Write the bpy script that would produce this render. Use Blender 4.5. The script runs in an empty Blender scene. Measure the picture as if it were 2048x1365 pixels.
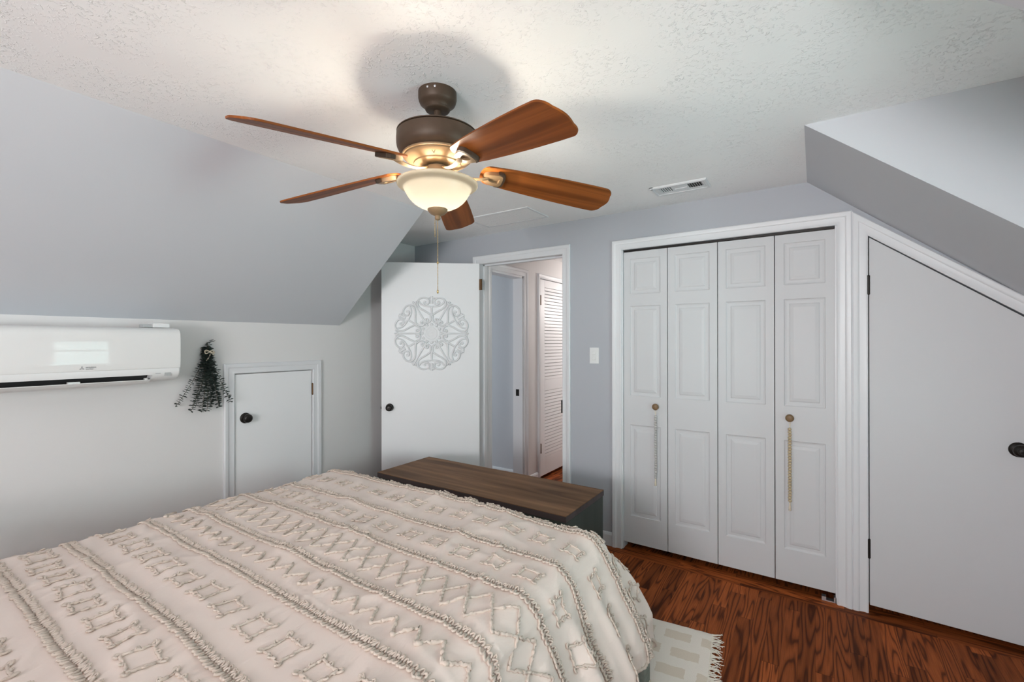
import bpy, math, random
from mathutils import Vector, Matrix, noise
from math import sin, cos, pi, radians, sqrt, atan2, hypot

SC = bpy.context.scene
COL = SC.collection
random.seed(7)

# ------------------------------------------------------------------ camera, view, world, lights
CAMZ = 1.4195
cam_d = bpy.data.cameras.new('camera')
cam_d.sensor_fit = 'HORIZONTAL'
cam_d.sensor_width = 36.0
cam_d.lens = 909.875 / 2048 * 36.0
cam_d.clip_start = 0.02
cam = bpy.data.objects.new('camera', cam_d)
COL.objects.link(cam)
YAW, PITCH, ROLL = 0.5869, 0.0012, 0.0014
cam.matrix_world = (Matrix.Translation((0, 0, CAMZ)) @ Matrix.Rotation(YAW, 4, 'Z')
                    @ Matrix.Rotation(pi / 2 + PITCH, 4, 'X') @ Matrix.Rotation(-ROLL, 4, 'Z'))
SC.camera = cam

SC.view_settings.view_transform = 'Standard'
SC.view_settings.look = 'None'
SC.view_settings.gamma = 1.0
SC.view_settings.use_curve_mapping = False
SC.view_settings.exposure = 0.57
SC.cycles.use_denoising = True
SC.cycles.max_bounces = 10
SC.cycles.diffuse_bounces = 6
SC.cycles.sample_clamp_indirect = 6.0
SC.cycles.caustics_reflective = False
SC.cycles.caustics_refractive = False

W = bpy.data.worlds.new('daylight')
SC.world = W
W.use_nodes = True
bg = W.node_tree.nodes['Background']
bg.inputs['Color'].default_value = (0.80, 0.92, 1.0, 1)
bg.inputs['Strength'].default_value = 1.6


def area(name, loc, direction, sx, sy, power, color):
    d = bpy.data.lights.new(name, 'AREA')
    d.shape = 'RECTANGLE'
    d.size, d.size_y = sx, sy
    d.energy = power
    d.color = color
    o = bpy.data.objects.new(name, d)
    o.location = loc
    o.rotation_euler = Vector(direction).to_track_quat('-Z', 'Y').to_euler()
    COL.objects.link(o)
    return o


def point(name, loc, radius, power, color):
    d = bpy.data.lights.new(name, 'POINT')
    d.shadow_soft_size = radius
    d.energy = power
    d.color = color
    o = bpy.data.objects.new(name, d)
    o.location = loc
    COL.objects.link(o)
    return o


# dormer window daylight; unseen fill lights added at rear, hall and side room
area('daylight_dormer_window', (1.10, 1.56, 1.34), (-1, 0.05, 0.45), 0.62, 1.15, 27, (0.66, 1.0, 0.97))
area('rear_fill_light', (-0.20, -2.95, 1.40), (0, 0.85, 1), 1.35, 1.35, 130, (1.0, 0.98, 0.985))
area('rear_fill_light_two', (-2.25, -2.95, 1.15), (0.2, 1, 0.5), 0.9, 1.0, 2, (1.0, 0.985, 0.97))
point('hall_fill_light', (-1.75, 5.5, 1.9), 0.15, 20, (1.0, 0.95, 0.92))
point('side_room_fill_light', (-3.5, 3.5, 1.8), 0.12, 1.1, (1.0, 0.99, 0.96))

# ------------------------------------------------------------------ room measures (metres)
CEIL = CAMZ + 0.885
YF = 3.017            # far wall face
XL = -3.0887          # left knee wall face
XSL = -2.1755         # left slope meets ceiling
ZK = CAMZ + 0.128     # knee height
YS = 2.2125           # end of left slope / far cheek of the dormer
XSR = -0.0335         # right slope meets ceiling
MR = 0.824
XR = XSR + (CEIL - ZK) / MR
YD = 1.196            # near cheek of dormer
YB = -2.8             # rear wall face
WT = 0.11


# ------------------------------------------------------------------ materials
def new_mat(name):
    m = bpy.data.materials.new(name)
    m.use_nodes = True
    nt = m.node_tree
    b = nt.nodes['Principled BSDF']
    return m, nt, b


def N(nt, t, **kw):
    n = nt.nodes.new(t)
    for k, v in kw.items():
        setattr(n, k, v)
    return n


def math_node(nt, op, a, b=None, c=None):
    n = nt.nodes.new('ShaderNodeMath')
    n.operation = op
    for i, v in enumerate((a, b, c)):
        if v is None:
            continue
        if isinstance(v, (int, float)):
            n.inputs[i].default_value = v
        else:
            nt.links.new(v, n.inputs[i])
    return n.outputs[0]


def bump(nt, b, height, strength, dist=0.002):
    n = nt.nodes.new('ShaderNodeBump')
    n.inputs['Strength'].default_value = strength
    n.inputs['Distance'].default_value = dist
    nt.links.new(height, n.inputs['Height'])
    nt.links.new(n.outputs[0], b.inputs['Normal'])


def simple(name, col, rough=0.5, metal=0.0, spec=0.5, nscale=0, nstr=0.1, ndist=0.001, var=0.0, coat=0.0):
    m, nt, b = new_mat(name)
    b.inputs['Base Color'].default_value = (*col, 1)
    b.inputs['Roughness'].default_value = rough
    b.inputs['Metallic'].default_value = metal
    b.inputs['Specular IOR Level'].default_value = spec
    b.inputs['Coat Weight'].default_value = coat
    if nscale:
        tc = N(nt, 'ShaderNodeTexCoord')
        nz = N(nt, 'ShaderNodeTexNoise')
        nz.inputs['Scale'].default_value = nscale
        nz.inputs['Detail'].default_value = 4
        nt.links.new(tc.outputs['Object'], nz.inputs['Vector'])
        bump(nt, b, nz.outputs[0], nstr, ndist)
        if var:
            mx = N(nt, 'ShaderNodeMix', data_type='RGBA')
            mx.inputs[6].default_value = (*[c * (1 - var) for c in col], 1)
            mx.inputs[7].default_value = (*[min(1, c * (1 + var)) for c in col], 1)
            nt.links.new(nz.outputs[0], mx.inputs[0])
            nt.links.new(mx.outputs[2], b.inputs['Base Color'])
    return m


def ceiling_mat():
    m, nt, b = new_mat('textured_ceiling_paint')
    b.inputs['Base Color'].default_value = (0.90, 0.90, 0.90, 1)
    b.inputs['Roughness'].default_value = 0.55
    b.inputs['Specular IOR Level'].default_value = 0.35
    tc = N(nt, 'ShaderNodeTexCoord')
    n0 = N(nt, 'ShaderNodeTexNoise')
    n0.inputs['Scale'].default_value = 5
    n0.inputs['Detail'].default_value = 2
    n1 = N(nt, 'ShaderNodeTexNoise')
    n1.inputs['Scale'].default_value = 62
    n1.inputs['Detail'].default_value = 3
    n1.inputs['Distortion'].default_value = 1.3
    for n in (n0, n1):
        nt.links.new(tc.outputs['Object'], n.inputs['Vector'])
    r = N(nt, 'ShaderNodeValToRGB')
    r.color_ramp.elements[0].position = 0.55
    r.color_ramp.elements[1].position = 0.72
    nt.links.new(n1.outputs[0], r.inputs[0])
    r0 = N(nt, 'ShaderNodeValToRGB')
    r0.color_ramp.elements[0].position = 0.35
    r0.color_ramp.elements[1].position = 0.62
    nt.links.new(n0.outputs[0], r0.inputs[0])
    h = math_node(nt, 'MULTIPLY', r.outputs[0], r0.outputs[0])
    bump(nt, b, h, 0.65, 0.0052)
    return m


def oak_floor():
    m, nt, b = new_mat('stained_oak_strip_floor')
    L = nt.links
    geo = N(nt, 'ShaderNodeNewGeometry')
    sep = N(nt, 'ShaderNodeSeparateXYZ')
    L.new(geo.outputs['Position'], sep.inputs[0])
    X0, Y0 = sep.outputs[0], sep.outputs[1]
    border = math_node(nt, 'GREATER_THAN', Y0, 2.935)
    hall = math_node(nt, 'LESS_THAN', Y0, 3.07)
    border = math_node(nt, 'MULTIPLY', border, hall)

    def lerp(a, c, f):
        d = math_node(nt, 'SUBTRACT', c, a)
        return math_node(nt, 'MULTIPLY_ADD', d, f, a)
    X = lerp(X0, math_node(nt, 'ADD', Y0, 0.005), border)
    Y = lerp(Y0, X0, border)
    px = math_node(nt, 'DIVIDE', X, 0.066)
    idx = math_node(nt, 'FLOOR', px)
    fx = math_node(nt, 'FRACT', px)
    w1 = N(nt, 'ShaderNodeTexWhiteNoise', noise_dimensions='1D')
    L.new(idx, w1.inputs['W'])
    py = math_node(nt, 'MULTIPLY_ADD', w1.outputs['Value'], 9.0, math_node(nt, 'DIVIDE', Y, 0.85))
    idy = math_node(nt, 'FLOOR', py)
    fy = math_node(nt, 'FRACT', py)
    cv = N(nt, 'ShaderNodeCombineXYZ')
    L.new(idx, cv.inputs[0])
    L.new(idy, cv.inputs[1])
    w2 = N(nt, 'ShaderNodeTexWhiteNoise', noise_dimensions='2D')
    L.new(cv.outputs[0], w2.inputs['Vector'])
    rnd = w2.outputs['Value']
    gv = N(nt, 'ShaderNodeCombineXYZ')
    L.new(math_node(nt, 'MULTIPLY', X, 15.0), gv.inputs[0])
    L.new(math_node(nt, 'MULTIPLY', Y, 1.15), gv.inputs[1])
    L.new(math_node(nt, 'MULTIPLY', rnd, 53.0), gv.inputs[2])
    n1 = N(nt, 'ShaderNodeTexNoise')
    n1.inputs['Scale'].default_value = 1.0
    n1.inputs['Detail'].default_value = 1.5
    n1.inputs['Roughness'].default_value = 0.4
    L.new(gv.outputs[0], n1.inputs['Vector'])
    sn = math_node(nt, 'SINE', math_node(nt, 'MULTIPLY', n1.outputs[0], math_node(nt, 'MULTIPLY_ADD', rnd, 50.0, 45.0)))
    r = N(nt, 'ShaderNodeValToRGB')
    e = r.color_ramp.elements
    e[0].position = 0.0
    e[0].color = (0.095, 0.024, 0.007, 1)
    e[1].position = 0.22
    e[1].color = (0.240, 0.058, 0.015, 1)
    e2 = e.new(1.0)
    e2.color = (0.320, 0.082, 0.022, 1)
    L.new(math_node(nt, 'MULTIPLY_ADD', sn, 0.5, 0.5), r.inputs[0])
    fv = N(nt, 'ShaderNodeCombineXYZ')
    L.new(math_node(nt, 'MULTIPLY', X, 260.0), fv.inputs[0])
    L.new(math_node(nt, 'MULTIPLY', Y, 9.0), fv.inputs[1])
    n2 = N(nt, 'ShaderNodeTexNoise')
    n2.inputs['Scale'].default_value = 1.0
    n2.inputs['Detail'].default_value = 2
    L.new(fv.outputs[0], n2.inputs['Vector'])
    k = math_node(nt, 'MULTIPLY_ADD', n2.outputs[0], 0.9, 0.55)
    k = math_node(nt, 'MULTIPLY', k, math_node(nt, 'MULTIPLY_ADD', rnd, 0.75, 0.6))
    edge = math_node(nt, 'LESS_THAN', fx, 0.022)
    edge2 = math_node(nt, 'LESS_THAN', fy, 0.003)
    ed = math_node(nt, 'MAXIMUM', edge, edge2)
    k = math_node(nt, 'MULTIPLY', k, math_node(nt, 'MULTIPLY_ADD', ed, -0.55, 1.0))
    mx = N(nt, 'ShaderNodeMix', data_type='RGBA', blend_type='MULTIPLY')
    mx.inputs[0].default_value = 1.0
    L.new(r.outputs[0], mx.inputs[6])
    cc = N(nt, 'ShaderNodeCombineColor')
    for i in range(3):
        L.new(k, cc.inputs[i])
    L.new(cc.outputs[0], mx.inputs[7])
    L.new(mx.outputs[2], b.inputs['Base Color'])
    b.inputs['Roughness'].default_value = 0.45
    b.inputs['Specular IOR Level'].default_value = 0.06
    bump(nt, b, math_node(nt, 'SUBTRACT', k, ed), 0.15, 0.001)
    return m


def wood(name, c_dark, c_light, along='X', scale=1.0, rough=0.5, spec=0.4, stretch=14.0, coat=0.0):
    m, nt, b = new_mat(name)
    L = nt.links
    tc = N(nt, 'ShaderNodeTexCoord')
    mp = N(nt, 'ShaderNodeMapping')
    s = {'X': (1.2, stretch, stretch), 'Y': (stretch, 1.2, stretch), 'Z': (stretch, stretch, 1.2)}[along]
    mp.inputs['Scale'].default_value = [q * scale for q in s]
    L.new(tc.outputs['Object' if along != 'U' else 'UV'], mp.inputs[0])
    n = N(nt, 'ShaderNodeTexNoise')
    n.inputs['Scale'].default_value = 1.0
    n.inputs['Detail'].default_value = 5
    n.inputs['Distortion'].default_value = 0.6
    L.new(mp.outputs[0], n.inputs['Vector'])
    r = N(nt, 'ShaderNodeValToRGB')
    r.color_ramp.elements[0].position = 0.3
    r.color_ramp.elements[1].position = 0.7
    r.color_ramp.elements[0].color = (*c_dark, 1)
    r.color_ramp.elements[1].color = (*c_light, 1)
    L.new(n.outputs[0], r.inputs[0])
    L.new(r.outputs[0], b.inputs['Base Color'])
    b.inputs['Roughness'].default_value = rough
    b.inputs['Specular IOR Level'].default_value = spec
    b.inputs['Coat Weight'].default_value = coat
    bump(nt, b, n.outputs[0], 0.12, 0.001)
    return m


def rug_mat():
    m, nt, b = new_mat('woven_cotton_rug')
    L = nt.links
    tc = N(nt, 'ShaderNodeTexCoord')
    sep = N(nt, 'ShaderNodeSeparateXYZ')
    L.new(tc.outputs['Object'], sep.inputs[0])
    nz = N(nt, 'ShaderNodeTexNoise')
    nz.inputs['Scale'].default_value = 55
    nz.inputs['Detail'].default_value = 3
    L.new(tc.outputs['Object'], nz.inputs['Vector'])
    jit = math_node(nt, 'MULTIPLY_ADD', nz.outputs[0], 0.016, -0.008)
    x = math_node(nt, 'ADD', sep.outputs[0], jit)
    y = math_node(nt, 'ADD', sep.outputs[1], jit)
    row = math_node(nt, 'DIVIDE', y, 0.064)
    rid = math_node(nt, 'FLOOR', row)
    odd = math_node(nt, 'ABSOLUTE', math_node(nt, 'MODULO', rid, 2.0))
    rf = math_node(nt, 'FRACT', math_node(nt, 'DIVIDE', y, 0.128))
    inrow = math_node(nt, 'LESS_THAN', rf, 0.5)
    rr = math_node(nt, 'FLOOR', math_node(nt, 'DIVIDE', y, 0.128))
    xo = math_node(nt, 'MULTIPLY_ADD', math_node(nt, 'ABSOLUTE', math_node(nt, 'MODULO', rr, 2.0)), 0.045, x)
    xf = math_node(nt, 'FRACT', math_node(nt, 'DIVIDE', xo, 0.165))
    inx = math_node(nt, 'LESS_THAN', xf, 0.72)
    k = math_node(nt, 'MULTIPLY', inrow, inx)
    mx = N(nt, 'ShaderNodeMix', data_type='RGBA')
    mx.inputs[6].default_value = (0.90, 0.83, 0.74, 1)
    mx.inputs[7].default_value = (0.78, 0.68, 0.56, 1)
    L.new(k, mx.inputs[0])
    L.new(mx.outputs[2], b.inputs['Base Color'])
    b.inputs['Roughness'].default_value = 0.95
    b.inputs['Specular IOR Level'].default_value = 0.1
    w = N(nt, 'ShaderNodeTexNoise')
    w.inputs['Scale'].default_value = 420
    L.new(tc.outputs['Object'], w.inputs['Vector'])
    bump(nt, b, math_node(nt, 'SUBTRACT', w.outputs[0], math_node(nt, 'MULTIPLY', k, 0.6)), 0.6, 0.003)
    return m


def fabric_mat():
    m, nt, b = new_mat('cream_cotton_fabric')
    L = nt.links
    b.inputs['Base Color'].default_value = (0.83, 0.715, 0.645, 1)
    b.inputs['Roughness'].default_value = 0.9
    b.inputs['Specular IOR Level'].default_value = 0.15
    b.inputs['Sheen Weight'].default_value = 0.15
    tc = N(nt, 'ShaderNodeTexCoord')
    n = N(nt, 'ShaderNodeTexNoise')
    n.inputs['Scale'].default_value = 15
    n.inputs['Detail'].default_value = 4
    n.inputs['Distortion'].default_value = 0.8
    mp = N(nt, 'ShaderNodeMapping')
    mp.inputs['Scale'].default_value = (1.0, 0.35, 1.0)
    mp.inputs['Rotation'].default_value = (0, 0, radians(20))
    L.new(tc.outputs['Object'], mp.inputs[0])
    L.new(mp.outputs[0], n.inputs['Vector'])
    bump(nt, b, n.outputs[0], 0.35, 0.012)
    return m


def translucent_glass():
    m, nt, b = new_mat('frosted_glass')
    nt.nodes.remove(b)
    out = nt.nodes['Material Output']
    tr = N(nt, 'ShaderNodeBsdfTranslucent')
    tr.inputs[0].default_value = (0.042, 0.041, 0.037, 1)
    df = N(nt, 'ShaderNodeBsdfDiffuse')
    df.inputs[0].default_value = (0.46, 0.37, 0.25, 1)
    gl = N(nt, 'ShaderNodeBsdfGlossy')
    gl.inputs['Roughness'].default_value = 0.35
    m1 = N(nt, 'ShaderNodeMixShader')
    m1.inputs[0].default_value = 0.40
    nt.links.new(tr.outputs[0], m1.inputs[1])
    nt.links.new(df.outputs[0], m1.inputs[2])
    m2 = N(nt, 'ShaderNodeMixShader')
    m2.inputs[0].default_value = 0.04
    nt.links.new(m1.outputs[0], m2.inputs[1])
    nt.links.new(gl.outputs[0], m2.inputs[2])
    nt.links.new(m2.outputs[0], out.inputs[0])
    return m


def pane_glass():
    m, nt, b = new_mat('window_glass')
    nt.nodes.remove(b)
    out = nt.nodes['Material Output']
    t = N(nt, 'ShaderNodeBsdfTransparent')
    g = N(nt, 'ShaderNodeBsdfGlossy')
    g.inputs['Roughness'].default_value = 0.02
    f = N(nt, 'ShaderNodeFresnel')
    f.inputs[0].default_value = 1.3
    mx = N(nt, 'ShaderNodeMixShader')
    nt.links.new(f.outputs[0], mx.inputs[0])
    nt.links.new(t.outputs[0], mx.inputs[1])
    nt.links.new(g.outputs[0], mx.inputs[2])
    nt.links.new(mx.outputs[0], out.inputs[0])
    return m


M = dict(
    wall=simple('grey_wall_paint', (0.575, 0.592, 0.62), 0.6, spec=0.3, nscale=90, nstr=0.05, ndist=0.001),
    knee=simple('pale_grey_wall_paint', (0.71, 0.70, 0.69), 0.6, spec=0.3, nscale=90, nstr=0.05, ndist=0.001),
    hallwall=simple('beige_grey_hall_paint', (0.72, 0.70, 0.69), 0.6, spec=0.3, nscale=90, nstr=0.05),
    ceil=ceiling_mat(),
    wallfar=simple('shaded_grey_wall_paint', (0.435, 0.452, 0.485), 0.6, spec=0.3, nscale=90, nstr=0.05, ndist=0.001),  # wall grey with shade added to the colour, against strong frontal light
    closet=simple('shaded_white_door_paint', (0.61, 0.615, 0.625), 0.45, spec=0.3, nscale=25, nstr=0.03),  # door white with shade put into it, offsetting strong window light
    trim=simple('white_trim_paint', (0.715, 0.725, 0.74), 0.35, spec=0.45, nscale=60, nstr=0.03),
    medallion=simple('white_carved_wood_paint', (0.80, 0.805, 0.81), 0.5, spec=0.3, nscale=80, nstr=0.05),
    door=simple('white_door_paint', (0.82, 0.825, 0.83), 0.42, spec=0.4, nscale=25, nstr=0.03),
    dark=simple('dark_interior', (0.03, 0.03, 0.03), 0.8),  # near-black that stands in for shade inside closet and ceiling duct
    floor=oak_floor(),
    bronze=simple('aged_bronze_metal', (0.066, 0.042, 0.027), 0.5, metal=0.2, spec=0.3, nscale=160, nstr=0.04),
    bronze_lamplit=simple('lamplit_bronze_metal', (0.26, 0.172, 0.095), 0.5, metal=0.2, spec=0.3, nscale=160, nstr=0.04),  # same bronze with the bowl lamp's warm glow put into its colour
    brass=simple('brass_chain_metal', (0.55, 0.40, 0.18), 0.35, metal=0.9),
    black=simple('black_bronze_hardware', (0.018, 0.015, 0.013), 0.35, metal=0.5, spec=0.5),
    hinge=simple('brown_hinge_metal', (0.12, 0.065, 0.03), 0.4, metal=0.6),
    steel=simple('zinc_metal', (0.6, 0.6, 0.62), 0.35, metal=0.9),
    blade=wood('walnut_blade', (0.105, 0.028, 0.006), (0.360, 0.110, 0.024), 'X', 1.0, 0.45, 0.12, 22, 0.0),
    glass=translucent_glass(),
    pane=pane_glass(),
    plastic=simple('glossy_white_plastic', (0.76, 0.765, 0.75), 0.03, spec=0.12),
    plastic2=simple('matte_white_plastic', (0.76, 0.765, 0.76), 0.4),
    greyplastic=simple('grey_plastic', (0.40, 0.41, 0.41), 0.4),
    logo=simple('grey_print', (0.30, 0.30, 0.31), 0.5),
    leaf=simple('eucalyptus_leaf', (0.028, 0.042, 0.034), 0.55, nscale=28, nstr=0.1, var=0.7),
    stem=simple('dried_stem', (0.10, 0.085, 0.055), 0.7),
    twine=simple('cream_twine', (0.75, 0.66, 0.52), 0.9, nscale=400, nstr=0.4),
    chesttop=wood('brown_stained_wood', (0.085, 0.043, 0.022), (0.27, 0.148, 0.077), 'X', 1.0, 0.55, 0.12, 12),
    chestedge=wood('dark_stained_edge', (0.035, 0.024, 0.024), (0.075, 0.055, 0.055), 'X', 1.0, 0.5, 0.35, 12),
    chestbody=wood('dark_green_painted_wood', (0.028, 0.036, 0.030), (0.052, 0.064, 0.054), 'Z', 1.0, 0.55, 0.3, 10),
    bedwood=wood('grey_green_painted_wood', (0.12, 0.14, 0.12), (0.24, 0.27, 0.235), 'Y', 1.0, 0.6, 0.3, 12),
    fabric=fabric_mat(),
    tuft=simple('shaded_cotton_tufting', (0.70, 0.60, 0.52), 0.95, spec=0.1, nscale=500, nstr=0.6, ndist=0.002),  # darker than the cover, to stand in for shadows around the tufts
    sheet=simple('white_mattress_fabric', (0.70, 0.72, 0.70), 0.9, spec=0.1, nscale=120, nstr=0.1),
    rug=rug_mat(),
    fringe=simple('cotton_fringe', (0.82, 0.76, 0.66), 0.95, spec=0.1),
    knobwood=simple('brown_wooden_knob', (0.20, 0.12, 0.055), 0.5, nscale=60, nstr=0.1, var=0.3),
    beadgrey=simple('grey_wooden_bead', (0.50, 0.49, 0.47), 0.6, nscale=90, nstr=0.1, var=0.1),
    beadtan=simple('tan_wooden_bead', (0.52, 0.42, 0.27), 0.6, nscale=90, nstr=0.1, var=0.15),
    blind=simple('white_blind_slat', (0.85, 0.85, 0.84), 0.45),
)


# ------------------------------------------------------------------ mesh helpers
def origin_of(o):
    p = Vector((0, 0, 0))
    while o is not None:
        p += o.location
        o = o.parent
    return p


class MB:
    def __init__(s):
        s.v, s.f, s.m = [], [], []
        s.k = 0

    def face(s, ids):
        s.f.append(ids)
        s.m.append(s.k)

    def add(s, vs, fs):
        n = len(s.v)
        s.v.extend([tuple(p) for p in vs])
        for f in fs:
            s.face([n + i for i in f])

    def box(s, x0, y0, z0, x1, y1, z1):
        x0, x1 = min(x0, x1), max(x0, x1)
        y0, y1 = min(y0, y1), max(y0, y1)
        z0, z1 = min(z0, z1), max(z0, z1)
        s.add([(x0, y0, z0), (x1, y0, z0), (x1, y1, z0), (x0, y1, z0), (x0, y0, z1), (x1, y0, z1), (x1, y1, z1), (x0, y1, z1)],
              [(0, 3, 2, 1), (4, 5, 6, 7), (0, 1, 5, 4), (1, 2, 6, 5), (2, 3, 7, 6), (3, 0, 4, 7)])
        return s

    def prism(s, poly, axis, a, b):
        """poly: 2-D points in the plane across `axis`; 'y' -> (x,z), 'x' -> (y,z), 'z' -> (x,y)"""
        n = len(poly)

        def P(p, d):
            return {'y': (p[0], d, p[1]), 'x': (d, p[0], p[1]), 'z': (p[0], p[1], d)}[axis]
        vs = [P(p, a) for p in poly] + [P(p, b) for p in poly]
        fs = [tuple(range(n)), tuple(range(2 * n - 1, n - 1, -1))]
        for i in range(n):
            j = (i + 1) % n
            fs.append((i, i + n, j + n, j))
        s.add(vs, fs)
        return s

    def tube(s, path, r, n=8, closed=False, cap=True, flat=1.0, up=None):
        path = [Vector(p) for p in path]
        k = len(path)
        rs = r if isinstance(r, (list, tuple)) else [r] * k
        ref = Vector(up) if up is not None else None
        base = len(s.v)
        prev = None
        for i in range(k):
            if closed:
                t = path[(i + 1) % k] - path[i - 1]
            else:
                t = path[min(i + 1, k - 1)] - path[max(i - 1, 0)]
            if t.length < 1e-9:
                t = Vector((0, 0, 1))
            t.normalize()
            if ref is not None:
                a = t.cross(ref)
                if a.length < 1e-5:
                    a = t.orthogonal()
            elif prev is None:
                a = t.orthogonal()
            else:
                a = prev - t * prev.dot(t)
                if a.length < 1e-6:
                    a = t.orthogonal()
            a.normalize()
            prev = a
            b = t.cross(a)
            for j in range(n):
                th = 2 * pi * j / n
                s.v.append(tuple(path[i] + a * (cos(th) * rs[i]) + b * (sin(th) * rs[i] * flat)))
        for i in range(k if closed else k - 1):
            i2 = (i + 1) % k
            for j in range(n):
                j2 = (j + 1) % n
                s.face([base + i * n + j, base + i * n + j2, base + i2 * n + j2, base + i2 * n + j])
        if cap and not closed:
            s.face([base + j for j in range(n - 1, -1, -1)])
            s.face([base + (k - 1) * n + j for j in range(n)])
        return s

    def lathe(s, prof, c=(0, 0, 0), n=40, axis='z', sgn=1):
        """prof: list of (radius, height along axis)"""
        base = len(s.v)
        c = Vector(c)
        for r, h in prof:
            r = max(r, 1e-5)
            for j in range(n):
                t = 2 * pi * j / n
                if axis == 'z':
                    q = (r * cos(t), r * sin(t), h * sgn)
                elif axis == 'y':
                    q = (r * cos(t), h * sgn, r * sin(t))
                else:
                    q = (h * sgn, r * cos(t), r * sin(t))
                s.v.append(tuple(c + Vector(q)))
        for i in range(len(prof) - 1):
            for j in range(n):
                j2 = (j + 1) % n
                s.face([base + i * n + j, base + i * n + j2, base + (i + 1) * n + j2, base + (i + 1) * n + j])
        return s

    def ball(s, c, r, n=10, m=7, sz=1.0):
        return s.lathe([(r * sin(pi * i / m), -r * sz * cos(pi * i / m)) for i in range(m + 1)], c, n)

    def xform(s, mat, start=0):
        for i in range(start, len(s.v)):
            s.v[i] = tuple(mat @ Vector(s.v[i]))
        return s

    def build(s, name, mats, parent=None, smooth=False, bevel=0.0, bseg=2, origin=None, weld=False, fix=True):
        if not isinstance(mats, (list, tuple)):
            mats = [mats]
        if parent is not None:
            o0 = origin_of(parent)
        elif origin is not None:
            o0 = Vector(origin)
        else:
            lo = [min(p[i] for p in s.v) for i in range(3)]
            hi = [max(p[i] for p in s.v) for i in range(3)]
            o0 = Vector(((lo[0] + hi[0]) / 2, (lo[1] + hi[1]) / 2, lo[2]))
        me = bpy.data.meshes.new(name)
        me.from_pydata([tuple(Vector(p) - o0) for p in s.v], [], s.f)
        for mm in mats:
            me.materials.append(mm)
        for p, k in zip(me.polygons, s.m):
            p.material_index = k
            p.use_smooth = bool(smooth)
        if fix:
            import bmesh
            bm = bmesh.new()
            bm.from_mesh(me)
            if weld:
                bmesh.ops.remove_doubles(bm, verts=bm.verts, dist=1e-5)
            bmesh.ops.recalc_face_normals(bm, faces=bm.faces)
            bm.to_mesh(me)
            bm.free()
        if smooth and smooth is not True:
            me.set_sharp_from_angle(angle=radians(smooth))
        o = bpy.data.objects.new(name, me)
        if parent is not None:
            o.parent = parent
        else:
            o.location = o0
        COL.objects.link(o)
        if bevel:
            bv = o.modifiers.new('soft_edges', 'BEVEL')
            bv.width = bevel
            bv.segments = bseg
            bv.limit_method = 'ANGLE'
            bv.angle_limit = radians(40)
            bv.harden_normals = False
        return o


def tag(o, label, cat, group=None, kind=None):
    o['label'] = label
    o['category'] = cat
    if group:
        o['group'] = group
    if kind:
        o['kind'] = kind
    return o


def thing(name, label, cat, loc, group=None, kind=None):
    o = bpy.data.objects.new(name, None)
    o.empty_display_size = 0.05
    o.location = loc
    COL.objects.link(o)
    return tag(o, label, cat, group, kind)


def S(o, label, cat):
    return tag(o, label, cat, None, 'structure')


CAS = lambda w: [(0, 0), (0, .010), (.006, .013), (.018, .010), (w * .55, .013), (w * .62, .018), (w * .72, .020), (w - .005, .021), (w, .016), (w, 0)]


def casing(mb, path, w, plane, side=1, prof=None):
    """sweep a moulding profile along an open 2-D path with mitred corners. plane(u,v,d)->xyz; side: +1 outward is left of travel"""
    prof = prof or CAS(w)
    P = [Vector(p) for p in path]
    n = len(P)
    nor = []
    for i in range(n - 1):
        d = (P[i + 1] - P[i]).normalized()
        nor.append(Vector((-d.y, d.x)) * side)
    mit = []
    for i in range(n):
        if i == 0:
            mit.append(nor[0])
        elif i == n - 1:
            mit.append(nor[-1])
        else:
            b = (nor[i - 1] + nor[i]).normalized()
            mit.append(b / max(0.2, b.dot(nor[i])))
    k = len(prof)
    vs = []
    for i in range(n):
        for o, d in prof:
            q = P[i] + mit[i] * o
            vs.append(plane(q.x, q.y, d))
    fs = []
    for i in range(n - 1):
        for j in range(k):
            j2 = (j + 1) % k
            fs.append((i * k + j, i * k + j2, (i + 1) * k + j2, (i + 1) * k + j))
    fs.append(tuple(range(k)))
    fs.append(tuple((n - 1) * k + j for j in range(k - 1, -1, -1)))
    mb.add(vs, fs)
    return mb


far_plane = lambda u, v, d: (u, YF - d, v)
left_plane = lambda u, v, d: (XL + d, u, v)

def spline(ctrl, per=6):
    out = []
    n = len(ctrl)
    for i in range(n - 1):
        p0, p1, p2, p3 = ctrl[max(i - 1, 0)], ctrl[i], ctrl[i + 1], ctrl[min(i + 2, n - 1)]
        for j in range(per):
            t = j / per
            out.append(tuple(.5 * ((2 * p1[k]) + (-p0[k] + p2[k]) * t + (2 * p0[k] - 5 * p1[k] + 4 * p2[k] - p3[k]) * t * t + (-p0[k] + 3 * p1[k] - 3 * p2[k] + p3[k]) * t ** 3) for k in range(2)))
    out.append(tuple(ctrl[-1]))
    return out


# ------------------------------------------------------------------ room shell
XW = -4.2
S(MB().box(XW, YB - .2, -.06, 1.5, 7.2, 0).build('floor', M['floor']), 'dark red-brown oak strip floor of the bedroom', 'floor')
S(MB().box(XW, YB - .2, CEIL, 1.5, 7.2, CEIL + .08).build('ceiling', M['ceil']), 'white textured ceiling above the bed', 'ceiling')

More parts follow.
